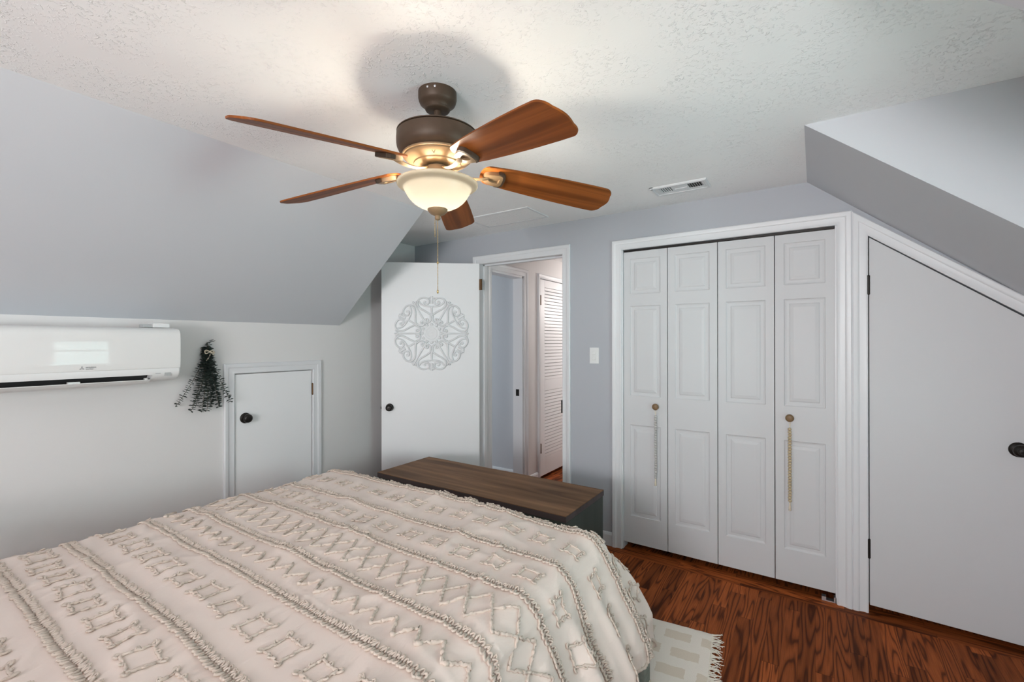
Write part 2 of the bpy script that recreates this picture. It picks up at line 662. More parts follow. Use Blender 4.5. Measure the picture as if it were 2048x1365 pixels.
# left knee wall with the attic door opening
sy0, sy1, sz1 = 1.437, 1.979, 1.2155
w = MB()
w.box(XL - WT, YB, 0, XL, sy0, CEIL)
w.box(XL - WT, sy1, 0, XL, YF + WT, CEIL)
w.box(XL - WT, sy0, sz1, XL, sy1, CEIL)
w.box(XL - WT, sy0, 0, XL - .06, sy1, sz1)
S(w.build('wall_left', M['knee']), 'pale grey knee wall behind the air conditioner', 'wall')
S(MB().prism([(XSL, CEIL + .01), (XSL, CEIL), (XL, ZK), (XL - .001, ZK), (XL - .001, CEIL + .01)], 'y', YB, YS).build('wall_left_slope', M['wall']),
  'grey sloped wall rising from the air conditioner wall to the ceiling', 'sloped wall')

# far gable wall: doorway, closet opening, access opening
DX0, DX1, DZ = -2.325, -1.553, 2.066
CX0, CX1, CZ = -1.1000, 0.0985, 2.045
AX0, AX1, AZ, AM = 0.2329, 0.862, 1.9713, 0.772
w = MB()
y0, y1 = YF, YF + WT
w.box(XL - WT, y0, 0, DX0 - .018, y1, CEIL)
w.box(DX0 - .018, y0, DZ + .018, DX1 + .018, y1, CEIL)
w.box(DX1 + .018, y0, 0, CX0, y1, CEIL)
w.box(CX0, y0, CZ, CX1, y1, CEIL)
w.box(CX1, y0, 0, AX0, y1, CEIL)
aze = AZ - AM * (AX1 - AX0)
w.prism([(AX0, AZ), (AX1, aze), (AX1, CEIL), (AX0, CEIL)], 'y', y0, y1)
w.box(AX1, y0, 0, 1.3, y1, CEIL)
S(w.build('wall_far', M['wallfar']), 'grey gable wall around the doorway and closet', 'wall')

rs = [(XSR, CEIL), (XR, ZK), (XR + .3, ZK), (XR + .3, CEIL + .01), (XSR, CEIL + .01)]
S(MB().prism(rs, 'y', YS, YF).build('wall_right_slope', M['wall']), 'grey sloped strip descending along the gable wall above the slanted door', 'sloped wall')
S(MB().prism(rs, 'y', YB, YD).build('wall_near_slope', M['wall']), 'grey slope corner peeking in at the upper right corner of the photo', 'sloped wall')
# right wall with dormer window
wy0, wy1, wz0, wz1 = 1.285, 1.80, 0.86, 1.80
w = MB()
w.box(XR, YB, 0, XR + WT, wy0, CEIL)
w.box(XR, wy1, 0, XR + WT, YF, CEIL)
w.box(XR, wy0, 0, XR + WT, wy1, wz0)
w.box(XR, wy0, wz1, XR + WT, wy1, CEIL)
S(w.build('wall_right', M['wall']), 'grey right wall with the dormer window, out of frame', 'wall')
# rear wall with two made-up windows that let in fill light
w = MB()
wins = [(-2.68, -1.82, 0.68, 1.62), (-0.85, 0.45, 0.72, 2.05)]
xs = [XL - WT] + [q for a in wins for q in a[:2]] + [XR + WT]
for i in range(0, len(xs), 2):
    w.box(xs[i], YB - WT, 0, xs[i + 1], YB, CEIL)
for a in wins:
    w.box(a[0], YB - WT, 0, a[1], YB, a[2])
    w.box(a[0], YB - WT, a[3], a[1], YB, CEIL)
S(w.build('wall_rear', M['wall']), 'grey rear wall with two added fill-light windows behind the camera', 'wall')


def window(name, label, plane, u0, u1, v0, v1, slat=False):
    o = thing(name, label, 'window', plane((u0 + u1) / 2, v0, 0), None, 'structure')
    f = MB()
    casing(f, [(u0, v0), (u0, v1), (u1, v1), (u1, v0), (u0, v0)], .07, plane, 1)
    t = .035

    def bx(a0, b0, a1, b1, d0=-.03, d1=-.07):
        p, q = plane(a0, b0, d0), plane(a1, b1, d1)
        f.box(*p, *q)
    bx(u0, v0, u0 + t, v1)
    bx(u1 - t, v0, u1, v1)
    bx(u0 + t, v0, u1 - t, v0 + t)
    bx(u0 + t, v1 - t, u1 - t, v1)
    vm = (v0 + v1) / 2
    bx(u0 + t, vm - .02, u1 - t, vm + .02)
    f.build('window_frame', M['trim'], o)
    g = MB()
    p, q = plane(u0 + t, v0 + t, -.048), plane(u1 - t, v1 - t, -.052)
    g.box(*p, *q)
    g.build('pane', M['pane'], o)
    if slat:
        s = MB()
        n = int((v1 - v0 - .05) / .05)
        for i in range(n):
            z = v0 + .03 + i * .05
            a, b = plane(u0 + .04, z, -.028), plane(u1 - .04, z, .018)
            c, d = plane(u1 - .04, z, -.028), plane(u0 + .04, z, .018)
            up = Vector((0, 0, .012))
            pts = [Vector(a), Vector(c), Vector(b) + up, Vector(d) + up]
            s.add(pts + [p + Vector((0, 0, .003)) for p in pts], [(0, 1, 2, 3), (7, 6, 5, 4), (0, 4, 5, 1), (1, 5, 6, 2), (2, 6, 7, 3), (3, 7, 4, 0)])
        p, q = plane(u0 + .036, v1 - .055, -.028), plane(u1 - .036, v1 - .036, .02)
        s.box(*p, *q)
        s.build('window_blind', M['blind'], o)
    return o


window('window_1', 'dormer window with white slatted blind on the right wall', lambda u, v, d: (XR - d, u, v), wy0, wy1, wz0, wz1, True)
rear_plane = lambda u, v, d: (u, YB + d, v)
window('fill_window_2', 'low unseen rear window behind the bed, added for fill light', rear_plane, *wins[0])  # unseen rear windows, added for frontal fill light
window('fill_window_3', 'wide unseen rear window behind the camera, added for fill light', rear_plane, *wins[1])

# closet interior, hall, side room
w = MB()
w.box(CX0 - .35, YF + .62, 0, XR + WT, YF + .70, CEIL)
w.box(CX0 - .40, YF + WT, 0, CX0 - .33, YF + .70, CEIL)
w.box(CX1 + .05, YF + WT, 0, CX1 + .10, YF + .62, CEIL)
w.box(XR + .02, YF + WT, 0, XR + WT, YF + .62, CEIL)
S(w.build('wall_closet', M['dark']), 'closet walls coloured near-black for the shade behind the folding doors', 'wall')
XH = -2.35
HY0, HY1 = 3.20, 3.735      # side room doorway in the hall's left wall
LY0, LY1, LZ0, LZ1 = 4.045, 4.66, 0.03, 2.068
w = MB()
w.box(XH - WT, YF + WT, 0, XH, HY0, CEIL)
w.box(XH - WT, HY0, 2.05, XH, HY1, CEIL)
w.box(XH - WT, HY1, 0, XH, LY0, CEIL)
w.box(XH - WT, LY0, LZ1, XH, LY1, CEIL)
w.box(XH - WT, LY1, 0, XH, 6.9, CEIL)
w.box(XH - WT, LY0, 0, XH - .06, LY1, LZ1)
S(w.build('wall_hall', M['hallwall']), 'beige-grey hall wall seen through the bedroom doorway', 'wall')
w = MB().box(XH, 6.8, 0, -1.0, 6.9, CEIL).box(-1.42, YF + .70, 0, -1.36, 6.8, CEIL)
S(w.build('wall_hall_right', M['hallwall']), 'far and right hall walls hidden behind the door jamb', 'wall')
w = MB().box(XW, 3.93, 0, XH - WT, 4.01, CEIL).box(XW, YF + WT, 0, XW + .06, 3.93, CEIL)
S(w.build('wall_side_room', M['wall']), 'grey wall of the side room seen through two doorways', 'wall')

# ------------------------------------------------------------------ trims and baseboards
b = MB()
casing(b, [(DX0, 0), (DX0, DZ), (DX1, DZ), (DX1, 0)], .066, far_plane, 1)
b.box(DX0 - .018, YF, 0, DX0, YF + WT, DZ + .018)
b.box(DX1, YF, 0, DX1 + .018, YF + WT, DZ + .018)
b.box(DX0, YF, DZ, DX1, YF + WT, DZ + .018)
b.box(DX0, YF + .045, 0, DX0 + .012, YF + .08, DZ)
b.box(DX0, YF + .045, DZ - .012, DX1, YF + .08, DZ)
b.box(DX1 - .012, YF + .045, 0, DX1, YF + .08, DZ)
t1 = S(b.build('trim_1', M['trim'], smooth=35), 'white casing around the bedroom doorway', 'door casing')
MB().box(DX1 - .009, YF - .013, .89, DX1 + .001, YF + .03, .985).build('strike_plate', M['black'], t1)

b = MB()
casing(b, [(CX0, 0), (CX0, CZ), (CX1, CZ), (CX1, 0)], .0675, far_plane, 1)
b.box(CX0 - .0, YF, 0, CX0 + .006, YF + .09, CZ)
b.box(CX1 - .006, YF, 0, CX1, YF + .09, CZ)
tr = S(b.build('trim_2', M['trim'], smooth=35), 'white casing around the folding closet doors', 'door casing')
MB().box(CX0 + .01, YF + .012, CZ - .012, CX1 - .01, YF + .05, CZ - .002).build('door_track_gap_shade', M['black'], tr)  # track coloured black for the shade in the gap above the doors
pv = MB().box(.03, YF + .0, .0, .096, YF + .035, .006).box(.03, YF + .0, .006, .05, YF + .03, .022).box(.085, YF, .006, .096, YF + .03, .03)
pv.build('pivot_bracket', M['steel'], tr)

b = MB()
casing(b, [(AX0, 0), (AX0, AZ), (AX1, aze)], .067, far_plane, 1)
S(b.build('trim_3', M['trim'], smooth=35), 'white casing following the roof slope over the slanted door', 'door casing')
b = MB()
casing(b, [(sy0, 0), (sy0, sz1), (sy1, sz1), (sy1, 0)], .066, left_plane, 1)
b.box(XL - .05, sy0 - .0, 0, XL, sy0 + .004, sz1)
S(b.build('trim_4', M['trim'], smooth=35), 'white casing around the small knee wall door', 'door casing')

hall_plane = lambda u, v, d: (XH + d, u, v)
b = MB()
casing(b, [(HY0, 0), (HY0, 2.05), (HY1, 2.05), (HY1, 0)], .066, hall_plane, 1)
b.box(XH - WT, HY1 - .018, 0, XH, HY1, 2.05)
b.box(XH - WT, HY0, 0, XH, HY0 + .018, 2.05)
b.box(XH - WT, HY0, 2.032, XH, HY1, 2.05)
t5 = S(b.build('trim_5', M['trim'], smooth=35), 'white casing of the side room doorway in the hall', 'door casing')
MB().box(XH - .075, HY1 - .022, .89, XH - .04, HY1 - .017, .955).build('strike_plate', M['black'], t5)
b = MB()
casing(b, [(LY0, 0), (LY0, LZ1), (LY1, LZ1), (LY1, 0)], .045, hall_plane, 1)
S(b.build('trim_6', M['trim'], smooth=35), 'white casing around the louvered hall door', 'door casing')

bbp = [(0, 0), (.014, 0), (.014, .075), (.009, .088), (.004, .092), (0, .092)]


def baseboard(name, label, segs):
    mb = MB()
    for kind, a0, a1, p in segs:
        if kind == 'far':
            mb.prism([(p - d, z) for d, z in bbp], 'x', a0, a1)
        elif kind == 'near':
            mb.prism([(p + d, z) for d, z in bbp], 'x', a0, a1)
        elif kind == 'left':
            mb.prism([(p + d, z) for d, z in bbp], 'y', a0, a1)
        else:
            mb.prism([(p - d, z) for d, z in bbp], 'y', a0, a1)
    return S(mb.build(name, M['trim']), label, 'baseboard')


baseboard('baseboard_far', 'white baseboard between the doorway and the closet', [('far', DX1 + .068, CX0 - .069, YF), ('far', XL + .016, DX0 - .068, YF)])
baseboard('baseboard_left', 'white baseboard along the knee wall', [('left', YB, sy0 - .068, XL), ('left', sy1 + .068, YF, XL)])
baseboard('baseboard_hall', 'white baseboard of the hall and side room', [('left', HY1 + .068, LY0 - .047, XH), ('far', XW + .07, XH - WT, 3.93)])

# ------------------------------------------------------------------ hardware builders
def knob(mb, c, axis, sgn=1, r=.027, plate=.031):
    p = [(0, 0), (plate, 0), (plate, .004), (plate * .9, .008), (plate * .55, .011), (.012, .013), (.0115, .020), (.016, .023), (r * .82, .026),
         (r, .033), (r * .98, .041), (r * .85, .047), (r * .6, .0505), (r * .58, .049), (r * .42, .049), (r * .40, .0515), (0, .0525)]
    mb.lathe(p, c, 32, axis, sgn)


def hinge(mb, a, b, ax='z'):
    """leaf plate + knuckle between two z levels at x,y"""
    x, y, z0 = a
    z1 = b
    mb.tube([(x, y, z0), (x, y, z1)], .0065, 10)
    mb.ball((x, y, z1), .007, 8, 5)
    mb.ball((x, y, z0), .007, 8, 5)


# ------------------------------------------------------------------ bedroom door (open)
H0 = Vector((-2.297, 2.969, 0))
U = Vector((-0.770289, -0.637695, 0))
NF = Vector((0.637695, -0.770289, 0))     # faces the room / camera
DL = 0.787
TH = .035


def dpt(u, d, z):
    return H0 + U * u + NF * d + Vector((0, 0, z))


d1 = thing('door_1', 'open white flat bedroom door holding the carved medallion', 'door', dpt(0, -TH / 2, .012), None, 'structure')
mb = MB()
vs = [dpt(u, d, z) for z in (.012, 2.062) for (u, d) in ((0, 0), (DL, 0), (DL, -TH), (0, -TH))]
mb.add(vs, [(0, 1, 2, 3), (7, 6, 5, 4), (0, 4, 5, 1), (1, 5, 6, 2), (2, 6, 7, 3), (3, 7, 4, 0)])
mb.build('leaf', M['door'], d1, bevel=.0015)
RD = Matrix.Translation(H0) @ Matrix(((U.x, NF.x, 0, 0), (U.y, NF.y, 0, 0), (0, 0, 1, 0), (0, 0, 0, 1)))
mb = MB()
knob(mb, (0.7225, 0, .89), 'y', 1)
knob(mb, (0.7225, -TH, .89), 'y', -1)
mb.xform(RD)
mb.build('door_knob', M['black'], d1, smooth=50)
mb = MB()
mb.box(DL - .001, -.029, .855, DL + .002, -.006, .915)
mb.box(DL + .002, -.024, .875, DL + .008, -.012, .895)
mb.xform(RD)
mb.build('latch_plate', M['black'], d1)
for z in (1.845, .25):
    mb = MB()
    mb.tube([(-.018, .006, z), (-.018, .006, z + .088)], .0065, 10)
    mb.box(-.016, -.004, z, .002, .002, z + .088)
    mb.xform(RD)
    mb.build('hinge', M['hinge'], d1)

# ------------------------------------------------------------------ small knee wall door
d2 = thing('door_2', 'small white access door in the knee wall beside the eucalyptus', 'door', (XL, (sy0 + sy1) / 2, .012), None, 'structure')
g = .005
MB().box(XL - .034, sy0 + g, .012, XL + .001, sy1 - g, sz1 - g).build('leaf', M['door'], d2, bevel=.002)
mb = MB()
knob(mb, (XL + .001, 1.505, .924), 'x', 1, .028, .034)
mb.build('door_knob', M['black'], d2, smooth=50)
for z in (1.035, .22):
    mb = MB()
    hinge(mb, (XL + .006, sy1, z), z + .075)
    mb.build('hinge', M['hinge'], d2, smooth=40)
MB().box(XL - .02, sy0 + .001, .89, XL + .001, sy0 + .004, .965).build('latch_plate', M['black'], d2)

# ------------------------------------------------------------------ slanted access door
d3 = thing('door_3', 'white slanted access door under the right roof slope', 'door', (.55, YF, .04), None, 'structure')
ax0, ax1 = AX0 + .005, AX1 - .004
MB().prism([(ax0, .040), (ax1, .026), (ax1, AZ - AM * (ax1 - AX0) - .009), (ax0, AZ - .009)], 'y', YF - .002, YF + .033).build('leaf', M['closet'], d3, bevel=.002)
mb = MB()
knob(mb, (.776, YF - .002, .921), 'y', -1, .028, .034)
mb.build('door_knob', M['black'], d3, smooth=50)
for z in (1.667, .290):
    mb = MB()
    hinge(mb, (AX0 + .002, YF - .008, z), z + .092)
    mb.build('hinge', M['black'], d3, smooth=40)


# ------------------------------------------------------------------ folding closet doors
def panelled_leaf(mb, x0, x1, z0, z1, yf, yb, panels, inset):
    """front face at yf with raised panels; panels: list of (za,zb)"""
    pa, pb = x0 + inset, x1 - inset
    zs = [z0]
    for a, c in panels:
        zs += [a, c]
    zs.append(z1)

    def q(xa, za, xb, zb, y):
        mb.add([(xa, y, za), (xb, y, za), (xb, y, zb), (xa, y, zb)], [(0, 1, 2, 3)])
    for i in range(len(zs) - 1):
        if i % 2 == 0:
            q(x0, zs[i], x1, zs[i + 1], yf)
        else:
            q(x0, zs[i], pa, zs[i + 1], yf)
            q(pb, zs[i], x1, zs[i + 1], yf)
            rings = [(0, 0), (.004, .0045), (.012, .0065), (.026, .0065), (.031, .0035), (.044, .0015), (.047, .001)]
            n = len(mb.v)
            for off, dep in rings:
                mb.v += [(pa + off, yf + dep, zs[i] + off), (pb - off, yf + dep, zs[i] + off), (pb - off, yf + dep, zs[i + 1] - off), (pa + off, yf + dep, zs[i + 1] - off)]
            for r in range(len(rings) - 1):
                for j in range(4):
                    j2 = (j + 1) % 4
                    mb.face([n + r * 4 + j, n + r * 4 + j2, n + (r + 1) * 4 + j2, n + (r + 1) * 4 + j])
            e = n + (len(rings) - 1) * 4
            mb.face([e, e + 1, e + 2, e + 3])
    # sides and back
    mb.add([(x0, yf, z0), (x1, yf, z0), (x1, yf, z1), (x0, yf, z1), (x0, yb, z0), (x1, yb, z0), (x1, yb, z1), (x0, yb, z1)],
           [(4, 7, 6, 5), (0, 4, 5, 1), (1, 5, 6, 2), (2, 6, 7, 3), (3, 7, 4, 0)])


edges = [-1.0945, -.7985, -.4969, -.1924, .0965]
pan = [(.232, .853), (1.048, 1.660), (1.740, 1.980)]
labs = ['leftmost folding closet door leaf, grey bead garland on its knob', 'second folding closet door leaf from the left, without knob',
        'third folding closet door leaf from the left, without knob', 'rightmost folding closet door leaf, tan bead garland on its knob']
leaves = []
for i in range(4):
    o = thing('door_%d' % (4 + i), labs[i], 'closet door', ((edges[i] + edges[i + 1]) / 2, YF + .03, .047), 'folding closet door leaves', 'structure')
    mb = MB()
    yo = YF + .016
    panelled_leaf(mb, edges[i] + .0022, edges[i + 1] - .0022, .047, 2.030, yo, yo + .030, pan, .044)
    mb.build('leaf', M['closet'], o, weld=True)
    leaves.append(o)
KN = [(-.8716, .988), (-.118, .984)]
for (kx, kz), o in zip(KN, (leaves[0], leaves[3])):
    mb = MB()
    mb.lathe([(0, 0), (.010, 0), (.009, .012), (.014, .016), (.0205, .020), (.0215, .026), (.019, .032), (.012, .035), (0, .0358)], (kx, YF + .016, kz), 28, 'y', -1)
    mb.build('knob', M['knobwood'], o, smooth=50)


def garland(kx, kz, length, nb, mat, label, group):
    y = YF - .006
    o = thing('bead_garland', label, 'bead garland', (kx, y, kz - length), group)
    mb = MB()
    pts = [(kx - .009, YF + .006, kz), (kx - .0105, YF - .001, kz + .006), (kx, YF - .003, kz + .0118), (kx + .0105, YF - .001, kz + .006), (kx + .009, YF + .006, kz)]
    mb.tube([(kx - .0115, YF + .000, kz - .002)] + [(kx - .0115 * cos(a), YF + .000, kz + .0115 * sin(a)) for a in (.5, 1.1, 1.57, 2.1, 2.7)] + [(kx + .0115, YF + .0, kz - .002), (kx + .004, y, kz - .03), (kx + .001, y, kz - .05)], .0014, 6)
    mb.tube([(kx - .0115, YF, kz - .002), (kx - .003, y, kz - .03), (kx, y, kz - .05)], .0014, 6)
    mb.tube([(kx, y, kz - .05), (kx, y, kz - length + .03)], .0014, 6)
    mb.build('cord', M['twine'], o)
    z = kz - .055
    step = (length - .055 - .05) / nb
    proto = None
    for i in range(nb):
        zz = z - step * (i + .5)
        if proto is None:
            q = MB().ball((0, 0, 0), .0098, 14, 9, .86)
            proto = q.build('bead', mat, None, smooth=True, origin=(0, 0, 0))
            c = proto
        else:
            c = proto.copy()
            COL.objects.link(c)
        c.parent = o
        c.location = Vector((kx + random.uniform(-.0008, .0008), y, zz)) - o.location
    mb = MB()
    zt = kz - length + .05
    mb.lathe([(0, 0), (.004, -.002), (.005, -.010), (.0035, -.013), (.006, -.025), (.0065, -.048), (0, -.05)], (kx, y, zt), 12)
    mb.build('tassel', M['twine'], o, smooth=True)


garland(-.8716, .988, .52, 25, M['beadgrey'], 'grey wooden bead garland hanging from the left closet knob', 'bead garlands on the closet knobs')
garland(-.118, .984, .525, 26, M['beadtan'], 'tan wooden bead garland hanging from the right closet knob', 'bead garlands on the closet knobs')

# ------------------------------------------------------------------ louvered hall door
d8 = thing('door_8', 'white louvered door in the hall', 'door', (XH, (LY0 + LY1) / 2, LZ0), None, 'structure')
mb = MB()
xf, xb = XH + .004, XH - .03
ya, yb_ = LY0 + .005, LY1 - .005
st = .095
mb.box(xb, ya, LZ0, xf, ya + st, LZ1 - .006)
mb.box(xb, yb_ - st, LZ0, xf, yb_, LZ1 - .006)
rails = [(LZ0, .215), (.905, 1.02), (1.985, LZ1 - .006)]
for a, c in rails:
    mb.box(xb, ya + st, a, xf, yb_ - st, c)
mb.build('frame', M['door'], d8, bevel=.002)
mb = MB()
for a, c in ((.215, .905), (1.02, 1.985)):
    n = int(round((c - a) / .0345))
    for i in range(n):
        z = a + (i + .5) * (c - a) / n
        mb.prism([(xf - .004, z - .016), (xf + .001, z - .016), (xf - .001, z + .012), (xb + .006, z + .024), (xb + .003, z + .014)], 'y', ya + st, yb_ - st)
    mb.box(xb - .004, ya + st, a, xb, yb_ - st, c)
mb.build('louver_slats', M['door'], d8)
for z in (1.80, .275):
    mb = MB()
    hinge(mb, (XH + .012, LY0 + .004, z), z + .09)
    mb.box(XH + .004, LY0 - .012, z, XH + .0095, LY0 + .02, z + .09)
    mb.build('hinge', M['hinge'], d8, smooth=40)

# ------------------------------------------------------------------ light switch, vent, attic hatch
o = thing('light_switch', 'white double rocker light switch beside the closet casing', 'light switch', (-1.3025, YF, 1.267))
MB().box(-1.337, YF - .006, 1.262, -1.268, YF, 1.376).build('wall_plate', M['plastic2'], o, bevel=.002)
for z in (1.296, 1.335):
    mb = MB().box(-1.3195, YF - .008, z - .018, -1.2855, YF - .0055, z + .018)
    mb.prism([(YF - .008, z - .010), (YF - .0125, z - .008), (YF - .008, z + .010)], 'x', -1.3125, -1.2925)
    mb.build('rocker', M['plastic'], o, bevel=.0006)

o = thing('ceiling_vent', 'white ceiling air vent register in front of the closet', 'air vent', (-.64, 2.703, CEIL))
mb = MB()
vx0, vx1, vy0, vy1 = -.793, -.487, 2.625, 2.782
prof = [(0, 0), (0, .004), (.006, .010), (.016, .010), (.020, .006), (.020, 0)]
casing(mb, [(vx0, vy0), (vx0, vy1), (vx1, vy1), (vx1, vy0), (vx0, vy0)], .02, lambda u, v, d: (u, v, CEIL - d), -1, prof)
mb.box(vx0 + .02, vy0 + .02, CEIL - .007, vx0 + .045, vy1 - .02, CEIL)
mb.box(vx1 - .03, vy0 + .02, CEIL - .007, vx1 - .02, vy1 - .02, CEIL)
mb.box(vx0 + .115, vy0 + .02, CEIL - .007, vx1 - .105, vy1 - .02, CEIL)
mb.box(vx0 + .045, vy1 - .045, CEIL - .0066, vx1 - .03, vy1 - .0199, CEIL - .0001)
mb.box(vx0 + .045, vy0 + .0199, CEIL - .0066, vx1 - .03, vy0 + .03, CEIL - .0001)
mb.box(vx0 + .125, (vy0 + vy1) / 2 - .004, CEIL - .010, vx1 - .115, (vy0 + vy1) / 2, CEIL - .0068)
mb.build('frame', M['trim'], o)
MB().box(vx0 + .044, vy0 + .03, CEIL - .003, vx1 - .03, vy1 - .045, CEIL - .0015).build('duct_shade_plate', M['dark'], o)  # dark sheet painting the duct's shade; the ceiling above it is solid
for x0_, sg in ((vx0 + .045, -.45), (vx1 - .105, .7)):
    mb = MB()
    for i in range(6):
        x = x0_ + .006 + i * .0125
        mb.prism([(x, CEIL - .003), (x + .0015, CEIL - .003), (x + .0015 + sg * .006, CEIL - .0085), (x + sg * .006, CEIL - .0085)], 'y', vy0 + .03, vy1 - .045)
    mb.build('louver', M['trim'], o)

o = thing('attic_hatch', 'white flush attic hatch panel on the ceiling before the doorway', 'hatch', (-1.83, 2.68, CEIL))
mb = MB()
hx0, hx1, hy0, hy1 = -2.09, -1.565, 2.535, 2.82
casing(mb, [(hx0, hy0), (hx0, hy1), (hx1, hy1), (hx1, hy0), (hx0, hy0)], .018, lambda u, v, d: (u, v, CEIL - d), -1, [(0, 0), (0, .006), (.010, .006), (.016, .004), (.016, 0)])
mb.build('frame', M['trim'], o)
MB().box(hx0 + .016, hy0 + .016, CEIL - .0045, hx1 - .016, hy1 - .016, CEIL).build('panel', M['ceil'], o)

# ------------------------------------------------------------------ ceiling fan
FX, FY = -1.1155, 1.201
fz = lambda h: CAMZ + h
fan = thing('ceiling_fan', 'bronze five-blade ceiling fan with glowing bowl light', 'ceiling fan', (FX, FY, CEIL))
C3 = (FX, FY, CAMZ)
mb = MB().lathe([(0, .885), (.0675, .885), (.0675, .861), (.066, .857), (.0655, .853), (.062, .845), (.053, .839), (.047, .833), (.044, .828), (.0445, .826), (.0425, .822), (.038, .820), (.016, .819), (0, .819)], C3, 48)
can = mb.build('canopy', M['bronze'], fan, smooth=40)
mb = MB()
for a in (-1.35, -.95):
    mb.lathe([(0, 0), (.004, 0), (.004, .002), (0, .003)], (0, 0, 0), 10, 'x')
    n0 = len(mb.v) - 40
    mb.xform(Matrix.Translation((FX, FY, fz(.873))) @ Matrix.Rotation(a, 4, 'Z') @ Matrix.Translation((.0673, 0, 0)), n0)
mb.build('screw', M['steel'], can)
MB().lathe([(0, .826), (.0133, .826), (.0133, .745), (0, .745)], C3, 24).build('downrod', M['bronze'], fan, smooth=40)
mb = MB().lathe([(0, .757), (.03, .757), (.09, .753), (.125, .746), (.139, .739), (.1425, .7365), (.1415, .7345), (.135, .734), (.135, .7305), (.1425, .730), (.1435, .712), (.1432, .698), (.1415, .686), (.137, .676), (.130, .667), (.121, .660)], C3, 64)
mo = mb.build('motor_housing', M['bronze'], fan, smooth=35)
mb = MB().lathe([(.121, .660), (.124, .657), (.122, .653), (.116, .651), (.116, .648), (.112, .644), (.104, .639), (.090, .633), (.084, .631), (.082, .627), (.074, .624), (.066, .623), (0, .623)], C3, 64)
lower = mb.build('lower_housing', M['bronze_lamplit'], fan, smooth=35)
# small V shaped mark on the lower housing, towards the camera
mb = MB()
for sg in (-1, 1):
    mb.tube([(.0, sg * .0055, .0065), (0, 0, -.0065)], .0013, 6)
va = atan2(-FY, -FX) - .13
mb.xform(Matrix.Translation((FX, FY, fz(.637))) @ Matrix.Rotation(va, 4, 'Z') @ Matrix.Translation((.0985, 0, 0)) @ Matrix.Rotation(radians(62), 4, 'Y'))
mb.build('vent_mark', M['bronze'], lower)
mb = MB().lathe([(0, .626), (.030, .626), (.030, .614), (.053, .612), (.056, .606), (.056, .590), (.050, .584), (.050, .574), (0, .574)], C3, 48)
mb.build('switch_housing', M['bronze_lamplit'], fan, smooth=35)


def blade_z(r, dx, dy):
    return .632 - .118 * r - .02 * dx + .0274 * dy


PITCH_B = math.tan(radians(16.5))


def blade_point(a, r, w, dz=0.0):
    dx, dy = r * cos(a) - w * sin(a), r * sin(a) + w * cos(a)
    return (FX + dx, FY + dy, fz(blade_z(r, r * cos(a), r * sin(a)) - w * PITCH_B + dz))


